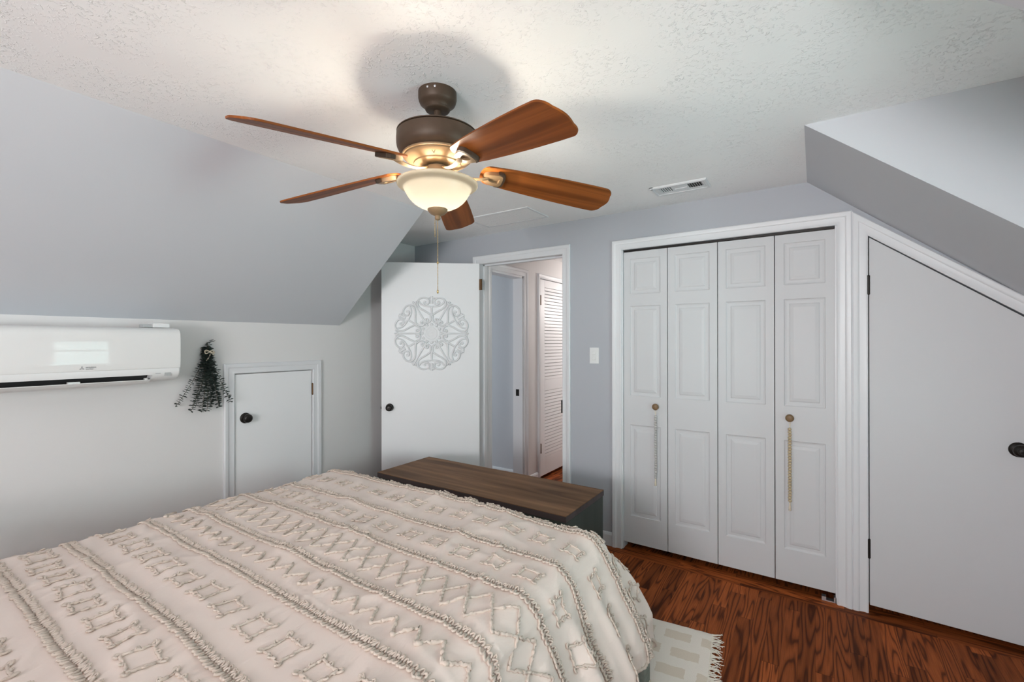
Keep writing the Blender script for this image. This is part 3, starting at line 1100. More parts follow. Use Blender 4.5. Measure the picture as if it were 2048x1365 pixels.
# blade outline in (r, w): rounded root, widening, soft square tip
outl = []
R0, R1 = .155, .677
for i in range(9):
    t = -pi / 2 + pi * i / 8
    outl.append((R0 + .035 * (1 - cos(t)), sin(t) * .048))
outl = outl[::-1]
outl = [(R0 + .035 - .035 * sin(pi * i / 10), -.050 * cos(pi * i / 10)) for i in range(11)]          # root, w from -.05 to +.05
top = [(.26, .058), (.36, .065), (.48, .071), (.58, .0735)]
tipc = [(R1 - .046 + .036 * sin(t), .0735 - .036 + .036 * cos(t)) for t in [pi / 2 * i / 8 for i in range(9)]]
tipm = [(R1 - .004, .022), (R1 - .001, .010), (R1, 0), (R1 - .001, -.010), (R1 - .004, -.022)]
outl = outl + top + tipc + tipm + [(r, -w_) for r, w_ in tipc[::-1]] + [(r, -w_) for r, w_ in top[::-1]]
for kk in range(5):
    a = radians(-93.08) + kk * 2 * pi / 5
    n = len(outl)
    # local mesh so the grain follows the blade: build along X, place with a matrix
    c0 = Vector(blade_point(a, R0, 0))
    c1 = Vector(blade_point(a, R1, 0))
    ex = (c1 - c0).normalized()
    ey = (Vector(blade_point(a, R0, .05)) - c0)
    ey = (ey - ex * ey.dot(ex)).normalized()
    ez = ex.cross(ey)
    sc = (c1 - c0).length / (R1 - R0)
    Mb = Matrix.Translation(c0 - fan.location) @ Matrix(((ex.x, ey.x, ez.x, 0), (ex.y, ey.y, ez.y, 0), (ex.z, ey.z, ez.z, 0), (0, 0, 0, 1)))
    mb = MB()
    vs = [((r - R0) * sc, w_, .003) for r, w_ in outl] + [((r - R0) * sc, w_, -.003) for r, w_ in outl]
    fs = [tuple(range(n - 1, -1, -1)), tuple(range(n, 2 * n))] + [(i, (i + 1) % n, n + (i + 1) % n, n + i) for i in range(n)]
    mb.add(vs, fs)
    bl = mb.build('blade', M['blade'], None, origin=(0, 0, 0), bevel=.001)
    bl.parent = fan
    bl.matrix_local = Mb
    # blade iron: plate with a slot, dark outer block and a curved arm to the hub
    ir = MB()
    po, pi_ = [], []
    for i in range(24):
        t = 2 * pi * i / 24
        cx_, sx_ = cos(t), sin(t)
        ex_ = abs(cx_) ** .6 * (1 if cx_ >= 0 else -1)
        ey_ = abs(sx_) ** .6 * (1 if sx_ >= 0 else -1)
        po.append((.048 + .036 * ex_, (.030 + .007 * ex_) * ey_))
        pi_.append((.052 + .020 * ex_, (.013 + .004 * ex_) * ey_))
    nn = 24
    v0 = [(x, y, -.003) for x, y in po] + [(x, y, -.018) for x, y in po] + [(x, y, -.018) for x, y in pi_] + [(x, y, -.010) for x, y in pi_]
    f0 = []
    for i in range(nn):
        j = (i + 1) % nn
        f0 += [(i, j, nn + j, nn + i), (nn + i, nn + j, 2 * nn + j, 2 * nn + i), (2 * nn + i, 2 * nn + j, 3 * nn + j, 3 * nn + i)]
    f0.append(tuple(3 * nn + i for i in range(nn)))
    ir.add(v0, f0)
    iron = ir.build('blade_bracket', M['bronze_lamplit'], None, origin=(0, 0, 0), smooth=40)
    iron.parent = bl
    eb = MB()
    eb.prism([(.060, -.0385), (.080, -.0375), (.0905, -.028), (.093, 0), (.0905, .028), (.080, .0375), (.060, .0385), (.0675, .033), (.0795, .029), (.0815, 0), (.0795, -.029), (.0675, -.033)], 'z', -.0175, -.003)
    e_ = eb.build('bracket_end', M['bronze'], None, origin=(0, 0, 0), bevel=.002)
    e_.parent = bl
    # arm in world space
    arm = MB()
    p0 = Vector((FX + .034 * cos(a), FY + .034 * sin(a), fz(.617)))
    p3 = Mb @ Vector((.030, 0, -.013)) + fan.location
    rad = Vector((cos(a), sin(a), 0))
    p1 = p0 + rad * .045 + Vector((0, 0, -.030))
    p2 = p3 - rad * .045 + Vector((0, 0, -.014))
    pts = []
    for i in range(11):
        t = i / 10
        pts.append(p0 * (1 - t) ** 3 + p1 * 3 * t * (1 - t) ** 2 + p2 * 3 * t * t * (1 - t) + p3 * t ** 3)
    arm.tube(pts, [.013 - .003 * sin(pi * i / 10) for i in range(11)], 10, flat=.42, up=(0, 0, 1))
    arm.build('blade_arm', M['bronze_lamplit'], fan, smooth=50)

# bowl light
mb = MB().lathe([(.006, .576), (.006, .474)], C3, 16)
mb.build('center_rod', M['bronze_lamplit'], fan, smooth=40)
for a in (.6, .6 + pi):
    mb = MB().tube([(FX + .020 * cos(a), FY + .020 * sin(a), fz(.578)), (FX + .030 * cos(a), FY + .030 * sin(a), fz(.565))], .011, 12)
    mb.build('lamp_socket', M['bronze_lamplit'], fan, smooth=40)
prof = [(.122, .567), (.135, .566), (.1410, .563), (.1430, .559), (.1420, .554), (.137, .550), (.129, .5465), (.1225, .544), (.1185, .541), (.1165, .536),
        (.112, .527), (.104, .513), (.093, .500), (.079, .4885), (.062, .479), (.045, .473), (.030, .470), (.005, .469)]
mb = MB().lathe(prof, C3, 72)
mb.build('glass_bowl', M['glass'], fan, smooth=True)
mb = MB().lathe([(0, .476), (.033, .474), (.0355, .470), (.034, .463), (.026, .455), (.016, .450), (.010, .447), (.0095, .443), (.0105, .440), (.009, .435), (.004, .432), (0, .4315)], C3, 32)
mb.build('finial', M['bronze_lamplit'], fan, smooth=40)
for (dx, dy, ztop, zbot, pend) in ((.0, .0, .434, .184, True), (-.0075, -.006, .434, .372, False)):
    mb = MB()
    n = int((ztop - zbot) / .0052)
    for i in range(n):
        z = ztop - (i + .5) * (ztop - zbot) / n
        mb.ball((FX + dx, FY + dy, fz(z)), .0018 if not (pend and abs(i - n * .6) < .5) else .004, 7, 5)
    mb.tube([(FX + dx, FY + dy, fz(ztop)), (FX + dx, FY + dy, fz(zbot))], .0006, 5)
    if pend:
        mb.lathe([(0, 0), (.003, -.001), (.0035, -.006), (.0028, -.012), (0, -.013)], (FX + dx, FY + dy, fz(zbot)), 10)
    mb.build('pull_chain', M['brass'], fan, smooth=True)
for a in (.6, .6 + pi):
    point('fan_bulb', (FX + .030 * cos(a), FY + .030 * sin(a), fz(.540)), .028, 6.0, (1.0, .90, .74)).parent = None

# ------------------------------------------------------------------ wall mounted air conditioner
AY0, AY1 = .262, 1.064
ac = thing('air_conditioner', 'white wall mounted air conditioner with small grey logo', 'air conditioner', (XL, (AY0 + AY1) / 2, 1.205))
xw = XL + .001
full = [(xw, 1.497), (-2.925, 1.494), (-2.893, 1.488), (-2.877, 1.474), (-2.872, 1.455), (-2.872, 1.277), (-2.871, 1.262), (-2.877, 1.243), (-2.892, 1.228), (-2.930, 1.214), (-2.990, 1.206), (xw, 1.205)]
cut = [(xw, 1.497), (-2.925, 1.494), (-2.893, 1.488), (-2.877, 1.474), (-2.872, 1.455), (-2.872, 1.277), (-2.871, 1.262), (-2.875, 1.248), (-2.900, 1.252), (-2.945, 1.262), (-2.990, 1.206), (xw, 1.205)]
FLY0, FLY1 = AY0 + .05, .937
mb = MB()
mb.prism(full, 'y', AY0 + .012, FLY0)
mb.prism(full, 'y', FLY1, AY1 - .012)
mb.prism(cut, 'y', FLY0, FLY1)
# softly rounded ends


def endcap(mb, poly, ya, yb_, cx, cz):
    k = [(0, 1.0), (.35, .993), (.7, .975), (.92, .945), (1.0, .90)]
    n = len(poly)
    base = len(mb.v)
    for t, s_ in k:
        for x, z in poly:
            # only shrink away from the wall
            mb.v.append((xw + (x - xw) * (1 - (1 - s_) * .55), ya + (yb_ - ya) * t, cz + (z - cz) * s_))
    for i in range(len(k) - 1):
        for j in range(n):
            j2 = (j + 1) % n
            mb.face([base + i * n + j, base + i * n + j2, base + (i + 1) * n + j2, base + (i + 1) * n + j])
    mb.face([base + (len(k) - 1) * n + j for j in range(n)])


endcap(mb, full, AY1 - .012, AY1, -2.98, 1.35)
endcap(mb, full, AY0 + .012, AY0, -2.98, 1.35)
mb.build('body', M['plastic2'], ac, smooth=30)
# glossy front panel, slightly bowed
mb = MB()
fp = [(-2.905, 1.4935), (-2.886, 1.4865), (-2.874, 1.476), (-2.868, 1.462), (-2.8655, 1.44), (-2.8645, 1.41), (-2.8642, 1.38), (-2.8645, 1.35), (-2.8650, 1.32), (-2.8660, 1.295), (-2.869, 1.281), (-2.873, 1.280), (-2.873, 1.46), (-2.90, 1.488)]
mb.prism(fp, 'y', AY0 + .003, AY1 - .003)
mb.build('front_panel', M['plastic'], ac, smooth=40, bevel=.003)
mb = MB().prism([(-2.9015, 1.2515), (-2.945, 1.2615), (-2.985, 1.210), (-2.97, 1.2085), (-2.94, 1.245), (-2.905, 1.2465)], 'y', FLY0, FLY1)
mb.build('air_outlet', M['dark'], ac)
# open vane below the outlet
vn = [(-2.882, 1.2215), (-2.884, 1.2245), (-2.905, 1.2150), (-2.940, 1.2035), (-2.962, 1.2), (-2.962, 1.1965), (-2.938, 1.1985), (-2.905, 1.2085)]
mb = MB().prism(vn, 'y', FLY0 + .006, FLY1 - .008)
vane = mb.build('vane', M['plastic2'], ac)
mb = MB()
for y in (.64, FLY1 - .02):
    mb = MB().box(-2.915, y - .022 if y < .8 else y - .006, 1.212, -2.895, y + .022 if y < .8 else y + .006, 1.232)
    mb.build('vane_clip', M['plastic'], vane, bevel=.002)
mb = MB().box(-2.8755, .9905, 1.240, -2.8715, 1.018, 1.2575)
mb.build('display_window', M['greyplastic'], ac)
mb = MB().box(-2.8735, .950, 1.2535, -2.8705, .972, 1.2555)
mb.build('indicator_mark', M['logo'], ac)
# logo: three diamonds in a triangle and the maker's lettering beside it
mb = MB()
lx, ly, lz, s_ = -2.8645, .6605, 1.296, .0085
for ang in (90, 210, 330):
    d = Vector((cos(radians(ang)), sin(radians(ang))))
    t = Vector((-d.y, d.x))
    q = [Vector((0, 0)), d * s_ * .62 + t * s_ * .36, d * s_ * 1.24, d * s_ * .62 - t * s_ * .36]
    vs = [(lx, ly + p.x, lz + p.y) for p in q] + [(lx - .003, ly + p.x, lz + p.y) for p in q]
    mb.add(vs, [(0, 1, 2, 3), (7, 6, 5, 4), (0, 4, 5, 1), (1, 5, 6, 2), (2, 6, 7, 3), (3, 7, 4, 0)])
mb.build('emblem', M['logo'], ac)


def text(name, body, size, mat_, M4, parent):
    cu = bpy.data.curves.new(name, 'FONT')
    cu.body = body
    cu.size = size
    cu.extrude = .0006
    cu.align_x = 'LEFT'
    cu.materials.append(mat_)
    tmp = bpy.data.objects.new('lettering_outline', cu)
    COL.objects.link(tmp)
    bpy.context.view_layer.update()
    me = bpy.data.meshes.new_from_object(tmp.evaluated_get(bpy.context.evaluated_depsgraph_get()))
    bpy.data.objects.remove(tmp)
    o = bpy.data.objects.new(name, me)
    o.parent = parent
    o.matrix_local = Matrix.Translation(-origin_of(parent)) @ M4
    COL.objects.link(o)
    return o


RT = Matrix(((0, 0, 1, 0), (1, 0, 0, 0), (0, 1, 0, 0), (0, 0, 0, 1)))     # text x -> +Y, text y -> +Z, facing +X
text('lettering', 'MITSUBISHI', .0075, M['logo'], Matrix.Translation((-2.8647, .6735, 1.2975)) @ RT, ac)
text('lettering', 'ELECTRIC', .0065, M['logo'], Matrix.Translation((-2.8650, .6735, 1.2895)) @ RT, ac)
# small adapter box lying on top of the unit
ad = thing('adapter_box', 'small white adapter box lying on the air conditioner', 'adapter box', (-2.95, .99, 1.496))
MB().box(-3.00, .955, 1.4965, -2.915, 1.028, 1.5195).build('case', M['plastic2'], ad, bevel=.003)
MB().box(-2.985, .915, 1.4965, -2.93, .955, 1.514).build('connector', M['greyplastic'], ad, bevel=.002)

# ------------------------------------------------------------------ eucalyptus bunch
eu = thing('eucalyptus_bunch', 'dark dried eucalyptus bunch hung upside down on the wall', 'dried plant', (XL, 1.27, 1.0))
wy = lambda px: 1.103 + (px - 345) * .00268
wz = lambda py: CAMZ - (py - 683) * .0030
tips = [(346, 808), (374, 819), (384, 812), (393, 823), (403, 822), (417, 813), (427, 802), (434, 817), (452, 807), (390, 782), (424, 780), (407, 772)]
tie = Vector((XL + .024, wy(409), wz(703)))
rnd = random.Random(3)


def leaf(mb, c, nrm, out, L, Wd):
    nrm = nrm.normalized()
    out = (out - nrm * out.dot(nrm)).normalized()
    side = nrm.cross(out)
    pts = []
    n = 8
    for i in range(n):
        t = 2 * pi * i / n
        r = out * (L * .5 * (1 + cos(t))) + side * (Wd * .5 * sin(t)) + nrm * (.0015 * cos(2 * t))
        pts.append(c + r)
    b0 = len(mb.v)
    mb.v += [tuple(p + nrm * .0005) for p in pts] + [tuple(p - nrm * .0005) for p in pts]
    mb.face([b0 + i for i in range(n)])
    mb.face([b0 + n + i for i in range(n - 1, -1, -1)])
    for i in range(n):
        mb.face([b0 + i, b0 + n + i, b0 + n + (i + 1) % n, b0 + (i + 1) % n])


for i, (px, py) in enumerate(tips):
    tip = Vector((XL + rnd.uniform(.014, .06), wy(px), wz(py)))
    start = tie + Vector((rnd.uniform(-.008, .008), rnd.uniform(-.010, .012), rnd.uniform(.03, .06)))
    ctrl = tie + (tip - tie) * .45 + Vector((.02, 0, -.03))
    pts = [start]
    for j in range(17):
        t = j / 16
        pts.append(tie * (1 - t) ** 2 + ctrl * 2 * t * (1 - t) + tip * t * t)
    mb = MB()
    mb.k = 0
    mb.tube(pts, .0013, 5)
    mb.k = 1
    total = sum((pts[j + 1] - pts[j]).length for j in range(len(pts) - 1))
    step = .0108 if px not in (452, 346) else .0125
    dcur, nxt, k = 0, .035, 0
    for j in range(len(pts) - 1):
        seg = pts[j + 1] - pts[j]
        while nxt <= dcur + seg.length:
            c = pts[j] + seg * ((nxt - dcur) / seg.length)
            f = nxt / total
            d = seg.normalized()
            Ls = (.036 - .014 * f) * rnd.uniform(.8, 1.15) * (1 if px not in (452, 346) else .85)
            base_dir = Vector((rnd.uniform(-.35, .9), 1, 0)) if k % 2 == 0 else Vector((rnd.uniform(.1, 1.2), rnd.uniform(-.4, .4), 0))
            for sg in (1, -1):
                o_ = base_dir * sg
                if o_.x < -.25:
                    o_.x = -.1
                nr = d + Vector((rnd.uniform(-.45, .15), rnd.uniform(-.22, .22), rnd.uniform(-.1, .1)))
                leaf(mb, c, nr, o_, Ls, Ls * .62)
            k += 1
            nxt += step
        dcur += seg.length
    for v in range(len(mb.v)):
        if mb.v[v][0] < XL + .002:
            mb.v[v] = (XL + .002 + rnd.uniform(0, .001), mb.v[v][1], mb.v[v][2])
    mb.build('sprig', [M['stem'], M['leaf']], eu, fix=False)
mb = MB()
for i in range(12):
    c = tie + Vector((rnd.uniform(-.005, .014), rnd.uniform(-.012, .016), .012 + .004 * i))
    leaf(mb, c, Vector((rnd.uniform(-.4, .4), rnd.uniform(-.3, .3), 1)), Vector((rnd.uniform(-.3, 1), rnd.uniform(-1, 1), 0)), .022, .015)
for sg in ((.03, .062), (.012, .068), (.0, .058)):
    leaf(mb, tie + Vector((.004, sg[0] * .5, sg[1])), Vector((.2, -.3, 1)), Vector((.2, 1, .15)), .026, .010)
for v in range(len(mb.v)):
    if mb.v[v][0] < XL + .002:
        mb.v[v] = (XL + .002, mb.v[v][1], mb.v[v][2])
mb.build('stem_tops', M['leaf'], eu, fix=False)
mb = MB()
tx = tie + Vector((.022, 0, 0))
mb.tube([tie + Vector((.02 * cos(t), .018 * sin(t), .004)) for t in [2 * pi * i / 16 for i in range(16)]], .003, 6, closed=True)
mb.tube([tx + Vector((.004, y, z)) for y, z in spline(((0, 0), (-.010, .009), (-.022, .010), (-.026, .001), (-.020, -.010), (-.010, -.007), (0, 0), (.012, .008), (.022, .002), (.026, -.008), (.018, -.006), (.006, -.001), (.004, -.014), (-.002, -.030), (-.012, -.046), (-.017, -.052)), 4)], .0030, 7)
mb.tube([tx + Vector((.005, y, z)) for y, z in ((0, 0), (.012, -.008), (.022, -.020))], .0028, 7)
mb.build('twine_bow', M['twine'], eu, smooth=True)

# ------------------------------------------------------------------ carved medallion on the open door
md = thing('wall_medallion', 'round white carved scroll medallion on the open door', 'wall medallion', dpt(.387, .004, 1.486))
RM = .303
MC = Matrix.Translation(dpt(.387, 0.0, 1.486)) @ Matrix(((-U.x, NF.x, 0, 0), (-U.y, NF.y, 0, 0), (0, 0, 1, 0), (0, 0, 0, 1)))
# local: x to the right seen from the room, y out of the door, z up


def rib(mb, pts, w_, dep=.009, y0=.0035):
    """pts: list of (x,z) ; rounded strip standing on the door"""
    P = [Vector((p[0], y0, p[1])) for p in pts]
    mb.tube(P, [w_ * (.55 + .45 * min(1, 4 * min(i, len(P) - 1 - i) / len(P))) if False else w_ for i in range(len(P))], 8, flat=dep / w_ * 1.5, up=(0, 1, 0))


half_outer = [(.0, .46), (.03, .50), (.16, .59), (.28, .66), (.355, .735), (.375, .83), (.33, .915), (.24, .955), (.14, .945), (.075, .885), (.09, .80), (.165, .785), (.205, .83), (.17, .865)]
half_inner = [(.335, .86), (.27, .78), (.17, .735), (.06, .725), (.0, .71)]
stem = [(0, .45), (0, .72)]
in_heart = [(.035, .47), (.02, .40), (.045, .325), (.105, .29), (.155, .32), (.16, .375), (.12, .395), (.095, .365)]
in_leaf = [(.045, .47), (.12, .50), (.21, .56), (.27, .62)]
side_s = [(.20, .345), (.235, .40), (.225, .47), (.25, .53), (.30, .59)]
mb = MB()
for k in range(6):
    a = radians(60 * k)

    def rot(p, sg=1, a=a):
        x, z = p[0] * sg * RM, p[1] * RM
        return (x * cos(a) - z * sin(a), x * sin(a) + z * cos(a))
    for sg in (1, -1):
        rib(mb, [rot(p, sg) for p in spline(half_outer)], .0074, .010)
        rib(mb, [rot(p, sg) for p in spline(half_inner)], .0066, .009)
        rib(mb, [rot(p, sg) for p in spline(in_heart)], .0070, .010)
        ev = rot((.17, .845), sg)
        mb.ball((ev[0], .005, ev[1]), .0085, 10, 6)
        ev = rot((.105, .355), sg)
        mb.ball((ev[0], .005, ev[1]), .0075, 10, 6)
    rib(mb, [rot(p) for p in spline([(0, .44), (0, .58), (0, .72)])], .0075, .009)
    # finial at the rim on the axis and at the join between units
    rib(mb, [rot(p) for p in spline([(0, .80), (.0, .90), (0, .985), (0, 1.0)])], .0105, .008)
    for dx in (-.045, .045):
        rib(mb, [rot(p) for p in spline([(0, .93), (dx, .955), (dx * 1.7, .945)])], .006, .007)
    b_ = a + radians(30)
    r0 = lambda q, s2: ((q * sin(-b_) + s2 * cos(b_)) * RM, (q * cos(b_) + s2 * sin(b_)) * RM)
    rib(mb, [r0(q, 0) for q in (.26, .40, .55, .70, .84, .93, .985)], .0072, .008)
    for s2 in (-.045, .045):
        rib(mb, [r0(.88, 0), r0(.93, s2), r0(.945, s2 * 1.9)], .006, .007)
mb.xform(MC)
mb.build('scrollwork', M['medallion'], md, smooth=True)
mb = MB()
mb.lathe([(.070, 0), (.070, .010), (.064, .013), (.056, .011), (.048, .010), (.046, .013), (.030, .013), (.026, .011), (.012, .014), (0, .0145)], (0, .0, 0), 36, 'y')
for k in range(12):
    a = 2 * pi * k / 12
    mb.ball((.073 * cos(a), .006, .073 * sin(a)), .013, 10, 6, 1.0)
mb.xform(MC)
mb.build('center_rosette', M['medallion'], md, smooth=50)

# ------------------------------------------------------------------ chest at the foot of the bed
ch = thing('storage_chest', 'dark green wooden chest with brown top at the foot of the bed', 'chest', (-1.73, 2.275, 0))
cx0, cx1, cy0, cy1, czt = -2.432, -1.030, 2.030, 2.520, .5495
mb = MB()
mb.k = 0
mb.box(cx0, cy0, czt - .004, cx1, cy1, czt)
mb.k = 1
mb.box(cx0, cy0, czt - .034, cx1, cy1, czt - .004)
mb.build('lid', [M['chesttop'], M['chestedge']], ch, bevel=.002)
mb = MB().box(cx0 + .004, cy0 + .006, .06, cx1 - .004, cy1 - .004, czt - .036)
mb.build('body', M['chestbody'], ch, bevel=.003)
for x in (cx0 + .05, cx1 - .05):
    for y in (cy0 + .05, cy1 - .05):
        MB().box(x - .03, y - .03, 0, x + .03, y + .03, .06).build('foot', M['chestbody'], ch, bevel=.003)
for x in (-2.08, -1.38):
    mb = MB().box(x - .30, cy0 - .006, .12, x + .30, cy0 + .006, .47)
    mb.build('front_panel', M['chestbody'], ch, bevel=.004)

# ------------------------------------------------------------------ rug with fringe
RA = radians(6.5)
rug = thing('rug', 'cream and tan checked woven rug with fringe beside the bed', 'rug', (-.4097, 2.368, 0))
RR = Matrix.Translation(rug.location) @ Matrix.Rotation(RA, 4, 'Z')
mb = MB()
nx, ny = 30, 44
RW, RL = .60, .88
for j in range(ny + 1):
    for i in range(nx + 1):
        x, y = -RW * i / nx, -RL * j / ny
        e = .004 * noise.noise(Vector((x * 30, y * 30, 0))) if (i in (0, nx) or j in (0, ny)) else 0
        edge = i in (0, nx) or j in (0, ny)
        mb.v.append((x + e, y + e, (.003 if edge else .0085) + .0012 * noise.noise(Vector((x * 60, y * 60, 3)))))
for j in range(ny):
    for i in range(nx):
        k = j * (nx + 1) + i
        mb.face([k, k + nx + 1, k + nx + 2, k + 1])
b0 = len(mb.v)
mb.v += [(x, y, 0.0008) for x, y in ((0, 0), (-RW, 0), (-RW, -RL), (0, -RL))]
mb.face([b0, b0 + 1, b0 + 2, b0 + 3])
m_local = Matrix.Rotation(RA, 4, 'Z')
fab = mb.build('woven_field', M['rug'], None, origin=(0, 0, 0), smooth=True)
fab.parent = rug
fab.matrix_local = m_local
rn = random.Random(11)
mb = MB()
for i in range(150):
    y = -.004 - (RL - .008) * i / 149
    L_ = rn.uniform(.035, .062)
    ang = rn.uniform(-.55, .55) + .35 * sin(i * .9)
    z0 = .004
    pts = []
    cur = Vector((-.004, y, z0))
    bend = rn.uniform(-14, 14)
    for j in range(7):
        pts.append(cur.copy())
        ang += bend * L_ / 6 * .9
        cur += Vector((cos(ang), sin(ang), 0)) * (L_ / 6)
        cur.z = .003 + .006 * abs(sin(j * .9 + i)) * (j / 6)
    mb.tube(pts, [.0021, .0021, .002, .0019, .0018, .0016, .0012], 5)
fr = mb.build('fringe', M['fringe'], None, origin=(0, 0, 0), smooth=True)
fr['kind'] = 'stuff'
fr.parent = rug
fr.matrix_local = m_local

# ------------------------------------------------------------------ bed frame, mattress, bedspread
bed = thing('bed_frame', 'grey-green wooden bed frame under the tufted bedspread', 'bed', (-1.58, .75, 0))
bx0, bx1, by0, by1 = -2.60, -.572, -.32, 1.895
rz = .010
for x in (bx0, bx1 - .07):
    for y in (by0, by1 - .07):
        mb = MB().box(x, y, rz, x + .07, y + .07, .215)
        mb.build('leg', M['bedwood'], bed, bevel=.004)
for x in (bx0 + .02, bx1 - .045):
    mb = MB().box(x, by0 + .07, .135, x + .025, by1 - .07, .215)
    mb.prism([(by1 - .07, .10), (by1 - .07, .215), (by1 - .33, .215), (by1 - .20, .19), (by1 - .13, .10)], 'x', x + .002, x + .034)
    mb.build('side_rail', M['bedwood'], bed, bevel=.003)
mb = MB()
for y, z in ((by1 - .105, .175), (by1 - .135, .175)):
    if True:
        MB().lathe([(0, 0), (.006, 0), (.006, .002), (0, .003)], (bx1 - .0105, y, z), 10, 'x').build('bolt', M['black'], bed)
MB().box(bx0 + .07, by1 - .045, .135, bx1 - .07, by1 - .02, .215).build('footboard', M['bedwood'], bed, bevel=.003)
MB().box(bx0 + .07, by0 + .02, .135, bx1 - .07, by0 + .045, .80).build('headboard', M['bedwood'], bed, bevel=.003)
MB().box(bx0 + .05, by0 + .05, .22, bx1 - .05, by1 - .09, .25).build('slat_base', M['bedwood'], bed)
mt = MB().box(-2.50, -.26, .252, -.76, 1.735, .565).build('mattress', M['sheet'], None, bevel=.05, bseg=4)
tag(mt, 'white mattress under the tufted bedspread', 'mattress')

SXL, SXR, SYF, SYB, ZT = -2.43, -.80, 1.735, -.30, .622
HL, HR, HF = .42, .52, .45
RB = .115
TMAX = radians(60)


def wr(s, t):
    v = noise.noise
    a = .0085 * v(Vector((s * 3.1 + t * .8, t * 1.6, 1.7)))
    a += .0050 * v(Vector((s * 7.5 + t * 2.5, t * 2.6 - s, 5.1)))
    q = 1 - abs(v(Vector((s * 4.6 + t * 1.7, t * 1.9 - s * .6, 9.3)))) * 2.2
    a += .0085 * max(0, q) ** 4
    q = 1 - abs(v(Vector((s * 2.2 - t * .6, t * 6.0 + s * .6, 3.3)))) * 2.2
    a += .0055 * max(0, q) ** 3
    return a


def pleat(q):
    w_ = q + .018 * noise.noise(Vector((q * 5, 1.3, 0)))
    a_ = .6 + .5 * noise.noise(Vector((q * 3.1, 7.7, 0)))
    return a_ * (.020 * sin(w_ * 34) + .010 * sin(w_ * 61 + 1.1) - .008)


def sheet(s, t):
    bs, bt = min(max(s, SXL), SXR), min(t, SYF)
    du, dv = s - bs, t - bt
    d = hypot(du, dv)
    h = wr(s, t)
    crown = .012 * (1 - ((bs - (SXL + SXR) / 2) / ((SXR - SXL) / 2)) ** 2)
    if d < 1e-7:
        return Vector((s, t, ZT + h + crown))
    nx_, ny_ = du / d, dv / d
    ang = atan2(abs(dv), abs(du))
    corner = sin(2 * ang)
    if corner > 1e-6:
        d = (abs(du) ** 3 + abs(dv) ** 3) ** (1 / 3)
    if d < RB * TMAX:
        th = d / RB
        out, dn = RB * sin(th), RB * (1 - cos(th))
        e = 0.0
    else:
        e = d - RB * TMAX
        e1, e2 = min(e, .34), max(0, e - .34)
        out = RB * sin(TMAX) + e1 * cos(TMAX) + e2 * .10
        dn = RB * (1 - cos(TMAX)) + e1 * sin(TMAX) + e2 * .99
    f = min(1, e / .20)
    f = f * f * (3 - 2 * f)
    # folds in the hanging part; around the corner they turn into two cone folds
    fs_ = pleat(t if t < SYF else SYF)
    ff_ = pleat(bs + 4.3)
    wgt = ang / (pi / 2)
    out *= 1 - .24 * wgt * wgt
    fold = f * (fs_ * (1 - wgt) + ff_ * wgt)
    fold += f * corner * (.050 * cos(6.0 * (ang - pi / 4)) - .004)
    dn += f * .012 * noise.noise(Vector((s * 6, t * 6, 2.2)))
    out += fold + h * .8 * f
    # the side hem is gathered a little towards the corner
    nz_ = 0
    if d < RB * TMAX:
        th = d / RB
        return Vector((bs + nx_ * (out + h * sin(th)), bt + ny_ * (out + h * sin(th)), ZT - dn + (h + crown * (1 - d / (RB * TMAX))) * cos(th)))
    return Vector((bs + nx_ * out, bt + ny_ * out, ZT - dn))


def sheet_n(s, t):
    e = .004
    p = sheet(s, t)
    n_ = (sheet(s + e, t) - p).cross(sheet(s, t + e) - p)
    if n_.length < 1e-12:
        return p, Vector((0, 0, 1))
    return p, n_.normalized()


bs_ = thing('bedspread', 'cream tufted cotton bedspread covering the bed', 'bedspread', (-1.6, .75, .62))
mb = MB()
s0, s1, t0, t1 = SXL - HL, SXR + HR, SYB, SYF + HF
NS, NT = 250, 230
for j in range(NT + 1):
    for i in range(NS + 1):
        s_, t_ = s0 + (s1 - s0) * i / NS, t0 + (t1 - t0) * j / NT
        # rounded cloth corner
        mb.v.append(tuple(sheet(s_, t_)))
for j in range(NT):
    for i in range(NS):
        k = j * (NS + 1) + i
        mb.face([k, k + 1, k + NS + 2, k + NS + 1])
cl = mb.build('cover', M['fabric'], bs_, smooth=True, fix=False)
so = cl.modifiers.new('thickness', 'SOLIDIFY')
so.thickness = .006
so.offset = -1

# tufted patterns, each kind of row is one part
rt = random.Random(21)


def on_sheet(s, t, lift):
    p, n_ = sheet_n(s, t)
    return p + n_ * lift, n_


def rope(mb, pts, r=.0045, lift=.003, n=5, jit=.0016, step=.0045):
    """bumpy tufted line following 2-D points on the cloth"""
    P = [Vector(p) for p in pts]
    fine = []
    for a, b in zip(P, P[1:]):
        L_ = (b - a).length
        k = max(1, int(L_ / step))
        for i in range(k):
            fine.append(a + (b - a) * (i / k))
    fine.append(P[-1])
    path, rs_, nn = [], [], None
    for i, q in enumerate(fine):
        p, nrm = on_sheet(q.x + rt.uniform(-jit, jit), q.y + rt.uniform(-jit, jit), lift + rt.uniform(-.0008, .0016))
        path.append(p)
        rs_.append(r * rt.uniform(.6, 1.45))
    if len(path) > 1:
        mb.tube(path, rs_, n)


def loop(mb, s, t, ds, dt, width, r=.0034, n=5):
    """one petal loop: starts at (s,t), reaches out by (ds,dt), comes back"""
    L_ = hypot(ds, dt)
    ux, uy = ds / L_, dt / L_
    vx, vy = -uy, ux
    path, rs_ = [], []
    for i in range(7):
        a = pi * i / 6
        f_ = sin(a)
        w_ = -cos(a) * width * .5
        p, nrm = on_sheet(s + ux * L_ * f_ + vx * w_, t + uy * L_ * f_ + vy * w_, .0028 + .0035 * f_)
        path.append(p)
        rs_.append(r * rt.uniform(.85, 1.2))
    mb.tube(path, rs_, n)


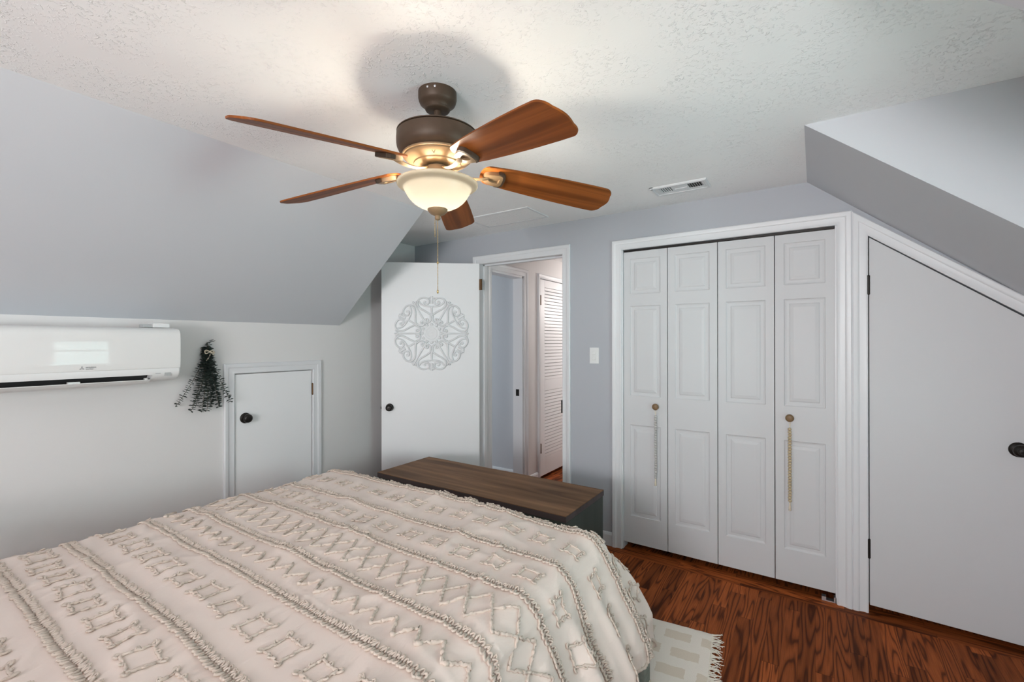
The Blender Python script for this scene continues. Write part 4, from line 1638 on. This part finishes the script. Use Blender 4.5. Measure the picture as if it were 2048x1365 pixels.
ROWS = [1.717, 1.43, 1.20, .958, .777, .525, .327, .10, -.12]
mb = MB()
SA, SB = SXL - .10, s1 - .015
for t in ROWS:
    s_ = SA
    while s_ < SB:
        j = rt.uniform(-.003, .003)
        loop(mb, s_ + j, t - .001, rt.uniform(-.002, .007), -.0165 + rt.uniform(-.003, .003), .0125, .0037)
        loop(mb, s_ + .007 + j, t + .002, rt.uniform(-.004, .007), .013 + rt.uniform(-.004, .004), .0105, .0031)
        if rt.random() < .5:
            loop(mb, s_ + .004 + j, t + .012, rt.uniform(-.008, .008), .009, .008, .0026)
        s_ += .0155


def star(mb, s, t, sz, rot_):
    pts = []
    for i in range(8):
        a = rot_ + pi / 4 * i
        r_ = sz * (1.0 if i % 2 == 0 else .66)
        pts.append((s + r_ * cos(a) * 1.1, t + r_ * sin(a)))
    rope(mb, pts + pts[:1], .0036, .0026, 5, .0024)
    for i in range(1, 8, 2):
        a = rot_ + pi / 4 * i
        loop(mb, pts[i][0], pts[i][1], .009 * cos(a), .009 * sin(a), .010, .0028)
    for i in range(0, 8, 2):
        a = rot_ + pi / 4 * i
        for dd in (-.28, .28):
            loop(mb, pts[i][0], pts[i][1], .013 * cos(a + dd), .013 * sin(a + dd), .010, .0030)


for (t, sz, sp, off) in ((1.790, .030, .135, .03), (1.575, .036, .140, .08), (1.312, .040, .142, .02), (.655, .046, .148, .06), (.425, .044, .145, .0), (.21, .044, .148, .05), (1.93, .040, .142, .05)):
    s_ = SA + off
    while s_ < SB - .04:
        star(mb, s_, t + rt.uniform(-.006, .006), sz * rt.uniform(.92, 1.08), pi / 4 + rt.uniform(-.15, .15))
        s_ += sp
for ph in (0, 1):
    pts, k, s_ = [], ph, SA
    while s_ < SB:
        pts.append((s_, 1.078 + (.070 if k % 2 else -.070)))
        s_ += .094
        k += 1
    rope(mb, pts, .0044, .0030, 6, .0022)
pts, k, s_ = [], 0, SA
while s_ < SB:
    pts.append((s_, .868 + (.030 if k % 2 else -.030)))
    s_ += .044
    k += 1
rope(mb, pts, .0050, .0034, 6, .0028)
# tufted line along the hems
e = .008
rope(mb, [(s1 - e, t0), (s1 - e, t1 - e)], .0050, .002)
rope(mb, [(s1 - e, t1 - e), (s0 + e, t1 - e)], .0050, .002)
tf = mb.build('tufting', M['tuft'], bs_, smooth=True, fix=False)
tf['kind'] = 'stuff'
